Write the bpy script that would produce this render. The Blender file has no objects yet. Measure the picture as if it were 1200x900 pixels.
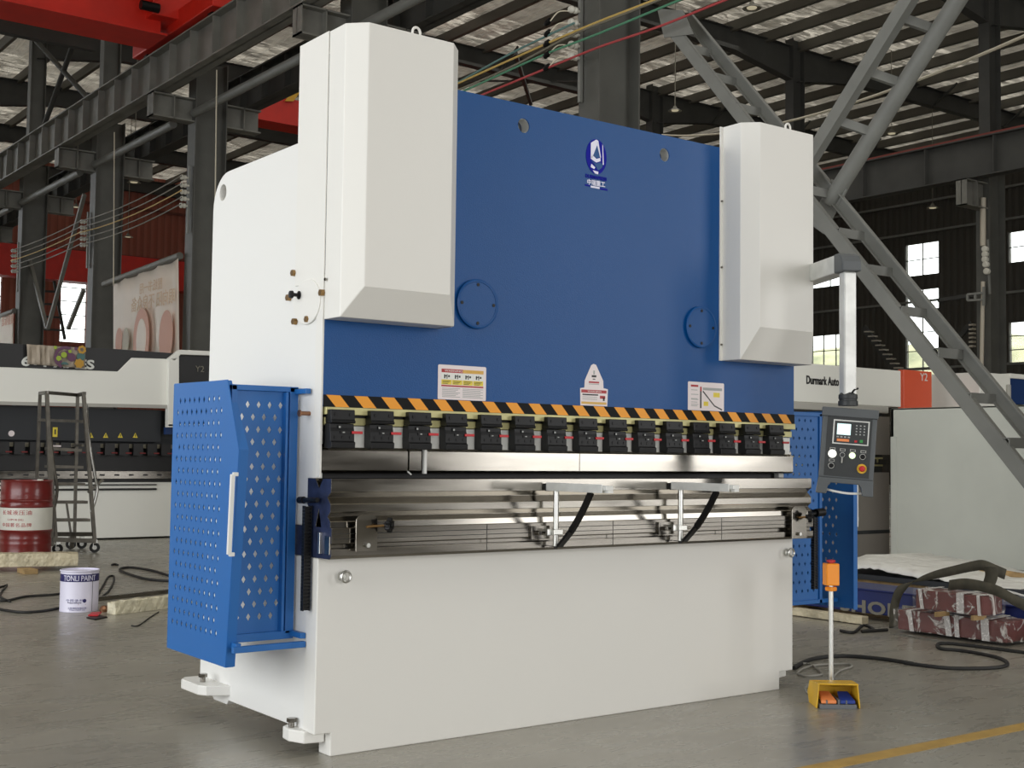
import bpy, bmesh, math, random
from mathutils import Vector, Matrix
R = math.radians
random.seed(7)
C = bpy.context.scene.collection

# ------------------------------------------------------------------ camera model
F_PX = 1488.84
YAW, PITCH, ROLL = R(36.845), R(3.177), R(0.7207)
CAM = Vector((0, 0, 1.1))
_f = Vector((math.sin(YAW)*math.cos(PITCH), math.cos(YAW)*math.cos(PITCH), math.sin(PITCH)))
_r0 = Vector((math.cos(YAW), -math.sin(YAW), 0)); _u0 = _r0.cross(_f)
_r = math.cos(ROLL)*_r0 + math.sin(ROLL)*_u0
_u = -math.sin(ROLL)*_r0 + math.cos(ROLL)*_u0
def U(px, py, X=None, Y=None, Z=None):
    """where the sight line of a measured point meets a plane of the hall"""
    d = (px-600)*_r - (py-450)*_u + F_PX*_f
    i, v = (0, X) if X is not None else (1, Y) if Y is not None else (2, Z)
    t = (v-CAM[i])/d[i]
    return CAM + t*d

# ------------------------------------------------------------------ materials
def lin(c):
    return tuple(((x/255.0)/12.92 if x/255.0 <= 0.04045 else ((x/255.0+0.055)/1.055)**2.4) for x in c)
MATS = {}
def mat(name, rgb, rough=0.5, metal=0.0, bump=0.0, bscale=200.0, var=0.0, vscale=3.0, coat=0.0,
        emit=None, estr=0.0, alpha=None, trans=0.0, stretch=None, rvar=0.0, spec=0.5, aniso=0.0, col2=None):
    m = bpy.data.materials.new(name); m.use_nodes = True
    nt = m.node_tree; b = nt.nodes['Principled BSDF']
    c = lin(rgb); b.inputs['Base Color'].default_value = (*c, 1)
    b.inputs['Roughness'].default_value = rough; b.inputs['Metallic'].default_value = metal
    b.inputs['Specular IOR Level'].default_value = spec
    b.inputs['Coat Weight'].default_value = coat
    b.inputs['Transmission Weight'].default_value = trans
    if aniso: b.inputs['Anisotropic'].default_value = aniso
    if emit is not None:
        b.inputs['Emission Color'].default_value = (*lin(emit), 1); b.inputs['Emission Strength'].default_value = estr
    if alpha is not None: b.inputs['Alpha'].default_value = alpha
    tc = nt.nodes.new('ShaderNodeTexCoord'); mp = nt.nodes.new('ShaderNodeMapping')
    nt.links.new(tc.outputs['Object'], mp.inputs['Vector'])
    if stretch: mp.inputs['Scale'].default_value = stretch
    if bump:
        n = nt.nodes.new('ShaderNodeTexNoise'); n.inputs['Scale'].default_value = bscale; n.inputs['Detail'].default_value = 2
        bp = nt.nodes.new('ShaderNodeBump'); bp.inputs['Strength'].default_value = bump; bp.inputs['Distance'].default_value = 0.002 if bscale > 20 else 0.05
        nt.links.new(mp.outputs['Vector'], n.inputs['Vector']); nt.links.new(n.outputs['Fac'], bp.inputs['Height'])
        nt.links.new(bp.outputs['Normal'], b.inputs['Normal'])
    if var or rvar or col2:
        n2 = nt.nodes.new('ShaderNodeTexNoise'); n2.inputs['Scale'].default_value = vscale; n2.inputs['Detail'].default_value = 6
        nt.links.new(mp.outputs['Vector'], n2.inputs['Vector'])
        if var or col2:
            rp = nt.nodes.new('ShaderNodeValToRGB'); rp.color_ramp.elements[0].position = 0.35; rp.color_ramp.elements[1].position = 0.65
            c2 = lin(col2) if col2 else tuple(min(1, x*(1+var)) for x in c)
            c1 = c if col2 else tuple(x*(1-var) for x in c)
            rp.color_ramp.elements[0].color = (*c1, 1); rp.color_ramp.elements[1].color = (*c2, 1)
            nt.links.new(n2.outputs['Fac'], rp.inputs['Fac']); nt.links.new(rp.outputs['Color'], b.inputs['Base Color'])
        if rvar:
            mr = nt.nodes.new('ShaderNodeMapRange'); mr.inputs['To Min'].default_value = max(0.02, rough-rvar); mr.inputs['To Max'].default_value = rough+rvar
            mr.inputs['From Min'].default_value = 0.3; mr.inputs['From Max'].default_value = 0.7
            nt.links.new(n2.outputs['Fac'], mr.inputs['Value']); nt.links.new(mr.outputs['Result'], b.inputs['Roughness'])
    MATS[name] = m
    return m
mat('white', (228,227,221), 0.38, bump=0.12, bscale=260)
mat('white_side', (228,228,224), 0.38, bump=0.12, bscale=260)
mat('blue', (2,74,137), 0.34, bump=0.35, bscale=300, spec=0.32)
mat('guard_blue', (28,98,168), 0.42, bump=0.1, bscale=260)
mat('steel', (160,156,148), 0.16, metal=1.0, var=0.06, vscale=3, stretch=(0.8,1,6), rvar=0.05)
mat('steel_dark', (138,134,127), 0.18, metal=1.0, var=0.07, vscale=3, stretch=(0.8,1,6), rvar=0.05)
mat('zinc', (205,205,200), 0.3, metal=1.0)
mat('brass', (150,120,80), 0.35, metal=1.0)
mat('black', (12,12,13), 0.4, spec=0.3)
mat('clamp_black', (17,18,20), 0.42, spec=0.3)
mat('oiled_steel', (44,52,80), 0.42, metal=0.4, var=0.4, vscale=20)
mat('seam', (26,25,24), 0.6)
mat('rail_yellow', (190,184,132), 0.4, metal=0.3, var=0.15, vscale=8)
mat('red', (190,32,40), 0.4)
mat('orange', (240,158,30), 0.45)
mat('tape_black', (14,14,14), 0.55, spec=0.2)
mat('sticker', (232,222,222), 0.4)
mat('sticker_red', (170,35,40), 0.4)
mat('sticker_yellow', (226,204,60), 0.4)
mat('sticker_gold', (214,170,80), 0.4)
mat('sticker_grey', (165,168,166), 0.5)
mat('logo_blue', (8,14,150), 0.5, spec=0.15)
mat('logo_white', (225,225,245), 0.3)
mat('box_grey', (84,88,90), 0.45, bump=0.15, bscale=200)
mat('box_dark', (46,49,50), 0.5, bump=0.15, bscale=200)
mat('alu', (214,215,211), 0.38, metal=0.2, var=0.1, vscale=12)
mat('screen', (190,215,215), 0.2, emit=(200,228,228), estr=0.9)
mat('lamp_white', (255,255,245), 0.3, emit=(255,255,240), estr=2.2)
mat('lamp_green', (225,255,190), 0.3, emit=(225,255,190), estr=1.2)
mat('green', (50,150,70), 0.5)
mat('yellow', (222,176,44), 0.45, var=0.1, vscale=10)
mat('pedal_orange', (235,140,80), 0.55)
mat('pedal_blue', (30,58,140), 0.55)
mat('pedal_grey', (100,103,106), 0.5)
mat('estop_orange', (248,150,22), 0.4)
mat('rubber', (30,30,29), 0.6)
mat('cable_grey', (150,148,140), 0.5)
mat('column', (84,84,79), 0.6, var=0.12, vscale=2)
mat('beam', (116,115,108), 0.6, var=0.15, vscale=2)
mat('dark_beam', (62,62,59), 0.7, var=0.12, vscale=2)
mat('brace', (122,123,118), 0.55, var=0.08, vscale=3)
mat('purlin', (92,89,80), 0.6)
mat('rail_red', (120,50,42), 0.6)
mat('crane_red', (205,38,22), 0.5, bump=0.1, bscale=150, var=0.08, vscale=2)
mat('crane_yellow', (210,160,40), 0.5)
mat('drum_red', (112,30,27), 0.32, var=0.12, vscale=6, coat=0.3)
mat('drum_white', (218,217,206), 0.4, var=0.05, vscale=6)
mat('drum_text', (170,50,52), 0.5)
mat('ladder', (98,94,86), 0.4, metal=0.5, var=0.2, vscale=12)
mat('bucket', (222,220,238), 0.35)
mat('bucket_navy', (44,42,98), 0.4)
mat('bucket_mauve', (120,118,160), 0.5)
mat('wood', (164,136,92), 0.7, var=0.2, vscale=10)
mat('wrap_paper', (212,206,180), 0.55, bump=0.7, bscale=18, var=0.18, vscale=9)
mat('wrap_beige', (196,186,158), 0.55, bump=0.7, bscale=14, var=0.2, vscale=6)
mat('primer_red', (98,34,28), 0.45, var=0.15, vscale=8)
mat('film', (235,232,225), 0.08, alpha=0.24, bump=1.0, bscale=30)
mat('film_white', (236,234,230), 0.3, alpha=0.8, bump=0.8, bscale=30)
mat('sheet_white', (226,226,220), 0.5, bump=0.9, bscale=8)
mat('webbing', (72,69,57), 0.85, bump=0.6, bscale=90, var=0.2, vscale=14)
mat('beam_blue', (24,38,98), 0.42, var=0.12, vscale=4)
mat('beam_text', (128,124,112), 0.6)
mat('panel_grey', (216,219,209), 0.42, var=0.03, vscale=2, bump=0.05, bscale=80)
mat('mach_white', (238,238,230), 0.42)
mat('mach_grey', (176,174,166), 0.45)
mat('mach_taupe', (142,136,130), 0.5)
mat('rail_dull', (128,124,108), 0.5)
mat('lever_red', (120,34,34), 0.5)
mat('mach_dark', (40,43,47), 0.5)
mat('mach_black', (24,24,25), 0.4)
mat('mach_orange', (226,92,58), 0.5)
mat('mach_blue', (18,52,104), 0.5)
mat('letter_white', (228,230,224), 0.4)
mat('letter_black', (24,24,24), 0.4)
mat('cloth', (168,156,140), 0.85, var=0.08, vscale=14)
mat('art_purple', (104,72,96), 0.8); mat('art_green', (158,180,70), 0.8); mat('art_gold', (190,146,62), 0.8); mat('art_teal', (80,112,110), 0.8)
mat('banner', (250,238,224), 0.6, var=0.04, vscale=1.5, trans=0.0)
mat('banner_text', (232,206,176), 0.7); mat('banner_rose', (234,184,164), 0.7); mat('banner_greyish', (206,200,184), 0.7)
mat('porcelain', (206,204,192), 0.25)
mat('wire_grey', (118,114,100), 0.5); mat('wire_yellow', (200,170,96), 0.5); mat('wire_green', (84,142,112), 0.5)
mat('wire_teal', (96,130,126), 0.5); mat('wire_red', (176,70,72), 0.5); mat('wire_white', (214,206,184), 0.5)
mat('lamp_shade', (120,118,108), 0.4, metal=0.4)
mat('glass_bulb', (230,225,205), 0.3, emit=(255,240,200), estr=0.25)
mat('line_yellow', (176,142,70), 0.5, var=0.12, vscale=12)
mat('muntin', (120,118,108), 0.5)
mat('hill', (132,134,104), 0.9, col2=(176,172,136), vscale=0.7)
mat('wall_maroon', (108,58,46), 0.7, var=0.06, vscale=1)
mat('pipe_white', (190,182,165), 0.4)
mat('handle_white', (225,226,222), 0.3)
mat('skylight', (170,160,140), 0.5, emit=(255,240,215), estr=0.22)
mat('copper', (150,110,84), 0.35, metal=0.9)

def film_folds(name, a0, a1, scale):
    m = MATS[name]; nt = m.node_tree; b = nt.nodes['Principled BSDF']
    tc = nt.nodes.new('ShaderNodeTexCoord'); n = nt.nodes.new('ShaderNodeTexNoise'); n.inputs['Scale'].default_value = scale; n.inputs['Detail'].default_value = 3; n.inputs['Distortion'].default_value = 2.5
    mr = nt.nodes.new('ShaderNodeMapRange'); mr.inputs['From Min'].default_value = 0.52; mr.inputs['From Max'].default_value = 0.66; mr.inputs['To Min'].default_value = a0; mr.inputs['To Max'].default_value = a1
    nt.links.new(tc.outputs['Object'], n.inputs['Vector']); nt.links.new(n.outputs['Fac'], mr.inputs['Value']); nt.links.new(mr.outputs['Result'], b.inputs['Alpha'])
film_folds('film', 0.06, 0.75, 7)
film_folds('film_white', 0.55, 0.95, 25)

# glass for the windows
gm = bpy.data.materials.new('window_glass'); gm.use_nodes = True
nt = gm.node_tree; nt.nodes.clear()
o_ = nt.nodes.new('ShaderNodeOutputMaterial'); t_ = nt.nodes.new('ShaderNodeBsdfTransparent'); g_ = nt.nodes.new('ShaderNodeBsdfGlossy'); x_ = nt.nodes.new('ShaderNodeMixShader')
t_.inputs[0].default_value = (0.96,0.97,0.95,1); g_.inputs['Roughness'].default_value = 0.05; x_.inputs[0].default_value = 0.05
nt.links.new(t_.outputs[0], x_.inputs[1]); nt.links.new(g_.outputs[0], x_.inputs[2]); nt.links.new(x_.outputs[0], o_.inputs[0])
MATS['window_glass'] = gm

# floor: sealed grey concrete
def floor_mat():
    m = bpy.data.materials.new('concrete'); m.use_nodes = True; nt = m.node_tree; b = nt.nodes['Principled BSDF']
    tc = nt.nodes.new('ShaderNodeTexCoord')
    n1 = nt.nodes.new('ShaderNodeTexNoise'); n1.inputs['Scale'].default_value = 1.1; n1.inputs['Detail'].default_value = 10; n1.inputs['Roughness'].default_value = 0.62
    n2 = nt.nodes.new('ShaderNodeTexNoise'); n2.inputs['Scale'].default_value = 60; n2.inputs['Detail'].default_value = 4
    mp = nt.nodes.new('ShaderNodeMapping'); mp.inputs['Rotation'].default_value[2] = R(30); mp.inputs['Scale'].default_value = (1.0, 3.2, 1)
    n3 = nt.nodes.new('ShaderNodeTexNoise'); n3.inputs['Scale'].default_value = 3.0; n3.inputs['Detail'].default_value = 8; n3.inputs['Distortion'].default_value = 1.5
    nt.links.new(tc.outputs['Object'], n1.inputs['Vector']); nt.links.new(tc.outputs['Object'], n2.inputs['Vector'])
    nt.links.new(tc.outputs['Object'], mp.inputs['Vector']); nt.links.new(mp.outputs['Vector'], n3.inputs['Vector'])
    r = nt.nodes.new('ShaderNodeValToRGB'); r.color_ramp.elements[0].position = 0.3; r.color_ramp.elements[1].position = 0.72
    r.color_ramp.elements[0].color = (*lin((133,129,118)), 1); r.color_ramp.elements[1].color = (*lin((160,156,144)), 1)
    nt.links.new(n1.outputs['Fac'], r.inputs['Fac'])
    mx = nt.nodes.new('ShaderNodeMix'); mx.data_type = 'RGBA'; mx.blend_type = 'MULTIPLY'; mx.inputs['Factor'].default_value = 0.16
    rr = nt.nodes.new('ShaderNodeValToRGB'); rr.color_ramp.elements[0].position = 0.38; rr.color_ramp.elements[1].position = 0.6
    rr.color_ramp.elements[0].color = (0.5,0.5,0.5,1); rr.color_ramp.elements[1].color = (1,1,1,1)
    nt.links.new(n3.outputs['Fac'], rr.inputs['Fac'])
    nt.links.new(r.outputs['Color'], mx.inputs['A']); nt.links.new(rr.outputs['Color'], mx.inputs['B'])
    nt.links.new(mx.outputs['Result'], b.inputs['Base Color'])
    mr = nt.nodes.new('ShaderNodeMapRange'); mr.inputs['From Min'].default_value = 0.3; mr.inputs['From Max'].default_value = 0.7
    mr.inputs['To Min'].default_value = 0.24; mr.inputs['To Max'].default_value = 0.34
    nt.links.new(n3.outputs['Fac'], mr.inputs['Value']); nt.links.new(mr.outputs['Result'], b.inputs['Roughness'])
    bp = nt.nodes.new('ShaderNodeBump'); bp.inputs['Strength'].default_value = 0.12; bp.inputs['Distance'].default_value = 0.004
    nt.links.new(n1.outputs['Fac'], bp.inputs['Height']); nt.links.new(bp.outputs['Normal'], b.inputs['Normal'])
    b.inputs['Specular IOR Level'].default_value = 0.5
    MATS['concrete'] = m
floor_mat()
# corrugated sheet walls
def corr_mat(name, rgb, freq, axis, rgb2=None):
    m = bpy.data.materials.new(name); m.use_nodes = True; nt = m.node_tree; b = nt.nodes['Principled BSDF']
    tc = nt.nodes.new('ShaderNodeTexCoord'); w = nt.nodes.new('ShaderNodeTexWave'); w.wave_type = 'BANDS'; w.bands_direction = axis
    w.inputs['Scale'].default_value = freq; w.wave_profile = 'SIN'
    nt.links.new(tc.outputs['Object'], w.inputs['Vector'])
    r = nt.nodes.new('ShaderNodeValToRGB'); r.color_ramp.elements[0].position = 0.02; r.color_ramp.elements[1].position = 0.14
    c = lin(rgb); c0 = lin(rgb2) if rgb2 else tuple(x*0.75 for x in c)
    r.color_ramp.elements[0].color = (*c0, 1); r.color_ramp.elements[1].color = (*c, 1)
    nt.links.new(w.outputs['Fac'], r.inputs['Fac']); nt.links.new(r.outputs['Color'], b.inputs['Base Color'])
    bp = nt.nodes.new('ShaderNodeBump'); bp.inputs['Strength'].default_value = 0.5; bp.inputs['Distance'].default_value = 0.05
    nt.links.new(w.outputs['Fac'], bp.inputs['Height']); nt.links.new(bp.outputs['Normal'], b.inputs['Normal'])
    b.inputs['Roughness'].default_value = 0.6
    MATS[name] = m
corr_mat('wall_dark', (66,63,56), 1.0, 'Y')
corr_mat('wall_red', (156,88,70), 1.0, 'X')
# ceiling: crinkled insulation foil
def foil():
    m = bpy.data.materials.new('foil'); m.use_nodes = True; nt = m.node_tree; b = nt.nodes['Principled BSDF']
    tc = nt.nodes.new('ShaderNodeTexCoord'); mp = nt.nodes.new('ShaderNodeMapping'); mp.inputs['Scale'].default_value = (2.2, 0.35, 1); mp.inputs['Rotation'].default_value[2] = R(12)
    n = nt.nodes.new('ShaderNodeTexNoise'); n.inputs['Scale'].default_value = 1.6; n.inputs['Detail'].default_value = 6; n.inputs['Distortion'].default_value = 1.2
    nt.links.new(tc.outputs['Object'], mp.inputs['Vector']); nt.links.new(mp.outputs['Vector'], n.inputs['Vector'])
    bp = nt.nodes.new('ShaderNodeBump'); bp.inputs['Strength'].default_value = 0.9; bp.inputs['Distance'].default_value = 0.25
    nt.links.new(n.outputs['Fac'], bp.inputs['Height']); nt.links.new(bp.outputs['Normal'], b.inputs['Normal'])
    r = nt.nodes.new('ShaderNodeValToRGB'); r.color_ramp.elements[0].position = 0.36; r.color_ramp.elements[1].position = 0.68
    r.color_ramp.elements[0].color = (*lin((120,112,97)), 1); r.color_ramp.elements[1].color = (*lin((196,186,166)), 1)
    nt.links.new(n.outputs['Fac'], r.inputs['Fac']); nt.links.new(r.outputs['Color'], b.inputs['Base Color'])
    b.inputs['Metallic'].default_value = 0.15; b.inputs['Roughness'].default_value = 0.42
    MATS['foil'] = m
foil()
def ceiling_glow_mix():
    # translucency added to brighten the foil ceiling, stronger along its skylight bands
    m = MATS['foil']; nt = m.node_tree; b = nt.nodes['Principled BSDF']; out = nt.nodes['Material Output']
    tc = nt.nodes.new('ShaderNodeTexCoord'); sep = nt.nodes.new('ShaderNodeSeparateXYZ'); nt.links.new(tc.outputs['Object'], sep.inputs[0])
    def math_(op, a, b_=None):
        n = nt.nodes.new('ShaderNodeMath'); n.operation = op
        for k, v in enumerate((a, b_)):
            if v is None: continue
            if isinstance(v, (int, float)): n.inputs[k].default_value = v
            else: nt.links.new(v, n.inputs[k])
        return n.outputs[0]
    fr = math_('MODULO', math_('ADD', sep.outputs['Y'], 57.0), 6.08)
    band = math_('LESS_THAN', fr, 2.3)
    mp = nt.nodes.new('ShaderNodeMapping'); mp.inputs['Scale'].default_value = (0.6, 2.2, 1); mp.inputs['Rotation'].default_value[2] = R(-20)
    n = nt.nodes.new('ShaderNodeTexNoise'); n.inputs['Scale'].default_value = 2.0; n.inputs['Detail'].default_value = 8; n.inputs['Distortion'].default_value = 1.5
    nt.links.new(tc.outputs['Object'], mp.inputs['Vector']); nt.links.new(mp.outputs['Vector'], n.inputs['Vector'])
    mr = nt.nodes.new('ShaderNodeMapRange'); mr.inputs['From Min'].default_value = 0.36; mr.inputs['From Max'].default_value = 0.68; mr.inputs['To Min'].default_value = 0.026; mr.inputs['To Max'].default_value = 0.062
    m2 = nt.nodes.new('ShaderNodeMapRange'); m2.inputs['From Min'].default_value = 0.44; m2.inputs['From Max'].default_value = 0.7; m2.inputs['To Min'].default_value = 0.0; m2.inputs['To Max'].default_value = 0.09
    nt.links.new(n.outputs['Fac'], mr.inputs['Value']); nt.links.new(n.outputs['Fac'], m2.inputs['Value'])
    fac = math_('ADD', mr.outputs['Result'], math_('MULTIPLY', m2.outputs['Result'], band))
    tr = nt.nodes.new('ShaderNodeBsdfTranslucent'); tr.inputs['Color'].default_value = (1.0, 0.88, 0.70, 1)
    mx = nt.nodes.new('ShaderNodeMixShader'); nt.links.new(fac, mx.inputs[0]); nt.links.new(b.outputs[0], mx.inputs[1]); nt.links.new(tr.outputs[0], mx.inputs[2]); nt.links.new(mx.outputs[0], out.inputs['Surface'])
ceiling_glow_mix()

# ------------------------------------------------------------------ mesh builder
class MB:
    def __init__(s, m='white'):
        s.bm = bmesh.new(); s.mats = []; s.cur = m
    def mi(s, m):
        m = m or s.cur
        if m not in s.mats: s.mats.append(m)
        return s.mats.index(m)
    def face(s, vs, m=None, smooth=False):
        try: f = s.bm.faces.new(vs)
        except ValueError: return None
        f.material_index = s.mi(m); f.smooth = smooth
        return f
    def poly(s, pts, m=None):
        return s.face([s.bm.verts.new(Vector(p)) for p in pts], m)
    def box(s, x0, x1, y0, y1, z0, z1, m=None):
        v = [s.bm.verts.new((x, y, z)) for x in (x0, x1) for y in (y0, y1) for z in (z0, z1)]
        for q in ((0,1,3,2),(4,6,7,5),(0,4,5,1),(2,3,7,6),(0,2,6,4),(1,5,7,3)): s.face([v[i] for i in q], m)
        return s
    def obox(s, c, ax, ay, az, m=None):
        """oriented box: centre and three half vectors"""
        c, ax, ay, az = map(Vector, (c, ax, ay, az))
        v = [s.bm.verts.new(c+i*ax+j*ay+k*az) for i in (-1, 1) for j in (-1, 1) for k in (-1, 1)]
        for q in ((0,1,3,2),(4,6,7,5),(0,4,5,1),(2,3,7,6),(0,2,6,4),(1,5,7,3)): s.face([v[i] for i in q], m)
        return s
    def prism(s, pts, d, m=None):
        """closed outline extruded by vector d"""
        d = Vector(d); a = [s.bm.verts.new(Vector(p)) for p in pts]; b = [s.bm.verts.new(Vector(p)+d) for p in pts]
        s.face(a, m); s.face(b[::-1], m); n = len(a)
        for i in range(n): s.face([a[i], b[i], b[(i+1)%n], a[(i+1)%n]], m)
        return s
    def bar(s, a, b, w, h, m=None, up=(0,0,1)):
        a, b = Vector(a), Vector(b); d = b-a; l = d.length
        if l < 1e-6: return s
        d.normalize(); up = Vector(up)
        if abs(d.dot(up)) > 0.99: up = Vector((1,0,0))
        sx = d.cross(up).normalized(); sz = sx.cross(d)
        return s.obox((a+b)/2, sx*w/2, d*l/2, sz*h/2, m)
    def tube(s, pts, r, m=None, n=10, cap=True):
        pts = [Vector(p) for p in pts]; rings = []
        rr = r if isinstance(r, (list, tuple)) else [r]*len(pts)
        t = (pts[1]-pts[0]).normalized(); up = Vector((0,0,1)) if abs(t.z) < 0.95 else Vector((1,0,0))
        sx = t.cross(up).normalized()
        for i, p in enumerate(pts):
            a = pts[max(0, i-1)]; b = pts[min(len(pts)-1, i+1)]; t = (b-a)
            if t.length < 1e-9: t = Vector((0,0,1))
            t.normalize(); sx = (sx - t*sx.dot(t))
            if sx.length < 1e-6: sx = t.orthogonal()
            sx.normalize(); sy = t.cross(sx)
            rings.append([s.bm.verts.new(p + rr[i]*(math.cos(2*math.pi*k/n)*sx + math.sin(2*math.pi*k/n)*sy)) for k in range(n)])
        for i in range(len(rings)-1):
            for k in range(n): s.face([rings[i][k], rings[i][(k+1)%n], rings[i+1][(k+1)%n], rings[i+1][k]], m, True)
        if cap: s.face(rings[0][::-1], m); s.face(rings[-1], m)
        return s
    def cyl(s, a, b, r, m=None, n=20, r2=None):
        return s.tube([a, b], [r, r if r2 is None else r2], m, n)
    def lathe(s, c, prof, m=None, n=32, axis=(0,0,1), ms=None):
        """profile of (radius, height) revolved about axis through c"""
        ax = Vector(axis).normalized(); sx = ax.orthogonal().normalized(); sy = ax.cross(sx); c = Vector(c); rings = []
        for r, h in prof:
            if r < 1e-6: rings.append([s.bm.verts.new(c+ax*h)])
            else: rings.append([s.bm.verts.new(c+ax*h+r*(math.cos(2*math.pi*k/n)*sx+math.sin(2*math.pi*k/n)*sy)) for k in range(n)])
        for i in range(len(rings)-1):
            a, b = rings[i], rings[i+1]; mm = ms[i] if ms else m
            for k in range(n):
                k2 = (k+1)%n
                if len(a) == 1 and len(b) == 1: continue
                if len(a) == 1: s.face([a[0], b[k2], b[k]], mm, True)
                elif len(b) == 1: s.face([a[k], a[k2], b[0]], mm, True)
                else: s.face([a[k], a[k2], b[k2], b[k]], mm, True)
        return s
    def build(s, name, parent=None, bevel=0.0, solid=0.0, smooth=False, seg=2):
        me = bpy.data.meshes.new(name)
        bmesh.ops.recalc_face_normals(s.bm, faces=s.bm.faces) if not solid else None
        s.bm.to_mesh(me); s.bm.free()
        for m in s.mats: me.materials.append(MATS[m])
        o = bpy.data.objects.new(name, me); C.objects.link(o)
        if any(p.use_smooth for p in me.polygons): me.set_sharp_from_angle(angle=R(38))
        if parent is not None: attach(o, parent)
        if solid:
            md = o.modifiers.new('Solid', 'SOLIDIFY'); md.thickness = solid; md.offset = 0
        if bevel:
            md = o.modifiers.new('Bevel', 'BEVEL'); md.width = bevel; md.segments = seg; md.limit_method = 'ANGLE'; md.angle_limit = R(40)
        return o
ORG = {}
def origin(o): return ORG.get(o.name, Vector((0,0,0)))
def attach(o, parent):
    """mesh data is written in hall coordinates; keep it there under its parent"""
    o.parent = parent
    if o.type in ('MESH',) and not o.get('_loc'):
        off = origin(parent)
        if off.length: o.data.transform(Matrix.Translation(-off))
    ORG[o.name] = origin(parent)
def recentre(o, c):
    """move a single-mesh thing's origin to its base"""
    c = Vector(c); o.data.transform(Matrix.Translation(-c)); o.location = c; ORG[o.name] = c
    return o
def tag(o, label=None, cat=None, group=None, kind=None):
    if label: o['label'] = label
    if cat: o['category'] = cat
    if group: o['group'] = group
    if kind: o['kind'] = kind
    return o
def thing(name, loc, label, cat, group=None):
    o = bpy.data.objects.new(name, None); C.objects.link(o); o.location = loc; o.empty_display_size = 0.1
    ORG[o.name] = Vector(loc)
    return tag(o, label, cat, group)
def struct(o, label=None): return tag(o, label, None, None, 'structure')
def copy_tree(o, delta, rotz=None):
    def cp(a, par):
        c = a.copy(); C.objects.link(c)
        if par is not None: c.parent = par
        for ch in list(a.children): cp(ch, c)
        return c
    r = cp(o, None); r.location = Vector(o.location)+Vector(delta)
    ORG[r.name] = Vector(r.location)
    return r
def text_mb(mb, s, o, right, up, size, m, depth=0.001, align='LEFT', sx=1.0, bold=0.0, spacing=1.0):
    """adds extruded lettering to a mesh builder"""
    cu = bpy.data.curves.new('t', 'FONT'); cu.body = s; cu.size = size; cu.extrude = depth; cu.align_x = align; cu.offset = bold; cu.space_character = spacing
    cu.resolution_u = 3
    ob = bpy.data.objects.new('t', cu); C.objects.link(ob)
    dg = bpy.context.evaluated_depsgraph_get(); me = bpy.data.meshes.new_from_object(ob.evaluated_get(dg))
    bpy.data.objects.remove(ob); bpy.data.curves.remove(cu)
    right, up = Vector(right).normalized(), Vector(up).normalized(); nrm = right.cross(up); o = Vector(o)
    base = [mb.bm.verts.new(o + right*v.co.x*sx + up*v.co.y + nrm*v.co.z) for v in me.vertices]
    for p in me.polygons:
        try: f = mb.bm.faces.new([base[i] for i in p.vertices]); f.material_index = mb.mi(m)
        except ValueError: pass
    bpy.data.meshes.remove(me)
def smoothcurve(pts, n=8):
    pts = [Vector(p) for p in pts]; out = []
    for i in range(len(pts)-1):
        p0 = pts[max(0,i-1)]; p1 = pts[i]; p2 = pts[i+1]; p3 = pts[min(len(pts)-1, i+2)]
        for k in range(n):
            t = k/n
            out.append(0.5*((2*p1)+(-p0+p2)*t+(2*p0-5*p1+4*p2-p3)*t*t+(-p0+3*p1-3*p2+p3)*t**3))
    out.append(pts[-1]); return out
def cut(o, cutters):
    """subtracts closed meshes from an object, once, and removes the cutters"""
    for k in cutters:
        md = o.modifiers.new('b', 'BOOLEAN'); md.object = k; md.operation = 'DIFFERENCE'; md.solver = 'EXACT'
    dg = bpy.context.evaluated_depsgraph_get(); dg.update()
    me = bpy.data.meshes.new_from_object(o.evaluated_get(dg)); o.modifiers.clear(); o.data = me
    for k in cutters: bpy.data.objects.remove(k)

# ================================================================== THE HALL
X_L, X_R, Y_B, Y_E, ZC = -10.0, 46.0, -12.0, 54.7, 13.25
m = MB('concrete'); m.box(-60, 80, -60, 90, -0.2, 0, 'concrete'); struct(m.build('floor'), 'grey sealed concrete factory floor')
m = MB('foil'); m.poly([(X_L,Y_B,ZC),(X_R+.3,Y_B,ZC),(X_R+.3,Y_E+.3,ZC),(X_L,Y_E+.3,ZC)]); struct(m.build('ceiling'), 'crinkled silver foil insulation under the roof sheets')

YK = [5.2, 11.84, 18.0, 24.28, 30.2, 36.2, 42.3, 48.4]   # the column grid along the hall

# right wall with window openings
def wall_with_holes(name, axis, v, u0, u1, z0, z1, holes, t, matn, label):
    """wall in plane axis=v, openings (u0,u1,z0,z1)"""
    us = sorted(set([u0, u1]+[h[0] for h in holes]+[h[1] for h in holes])); zs = sorted(set([z0, z1]+[h[2] for h in holes]+[h[3] for h in holes]))
    mb = MB(matn)
    for i in range(len(us)-1):
        j = 0
        while j < len(zs)-1:
            def hole(a): 
                uc = (us[i]+us[i+1])/2; zc = (zs[a]+zs[a+1])/2
                return any(h[0] < uc < h[1] and h[2] < zc < h[3] for h in holes)
            if hole(j): j += 1; continue
            k = j
            while k+1 < len(zs)-1 and not hole(k+1): k += 1
            if axis == 'X': mb.box(v, v+t, us[i], us[i+1], zs[j], zs[k+1])
            else: mb.box(us[i], us[i+1], v, v+t, zs[j], zs[k+1])
            j = k+1
    return struct(mb.build(name), label)
HR = [(36.33,38.47,8.92,9.89),(36.39,38.47,5.28,6.72),(31.66,33.3,8.92,10.3),(31.67,33.3,7.45,8.32),(31.7,33.3,3.3,7.3),
      (26.2,28.44,8.98,10.22),(26.2,28.46,4.95,6.6)]
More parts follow.
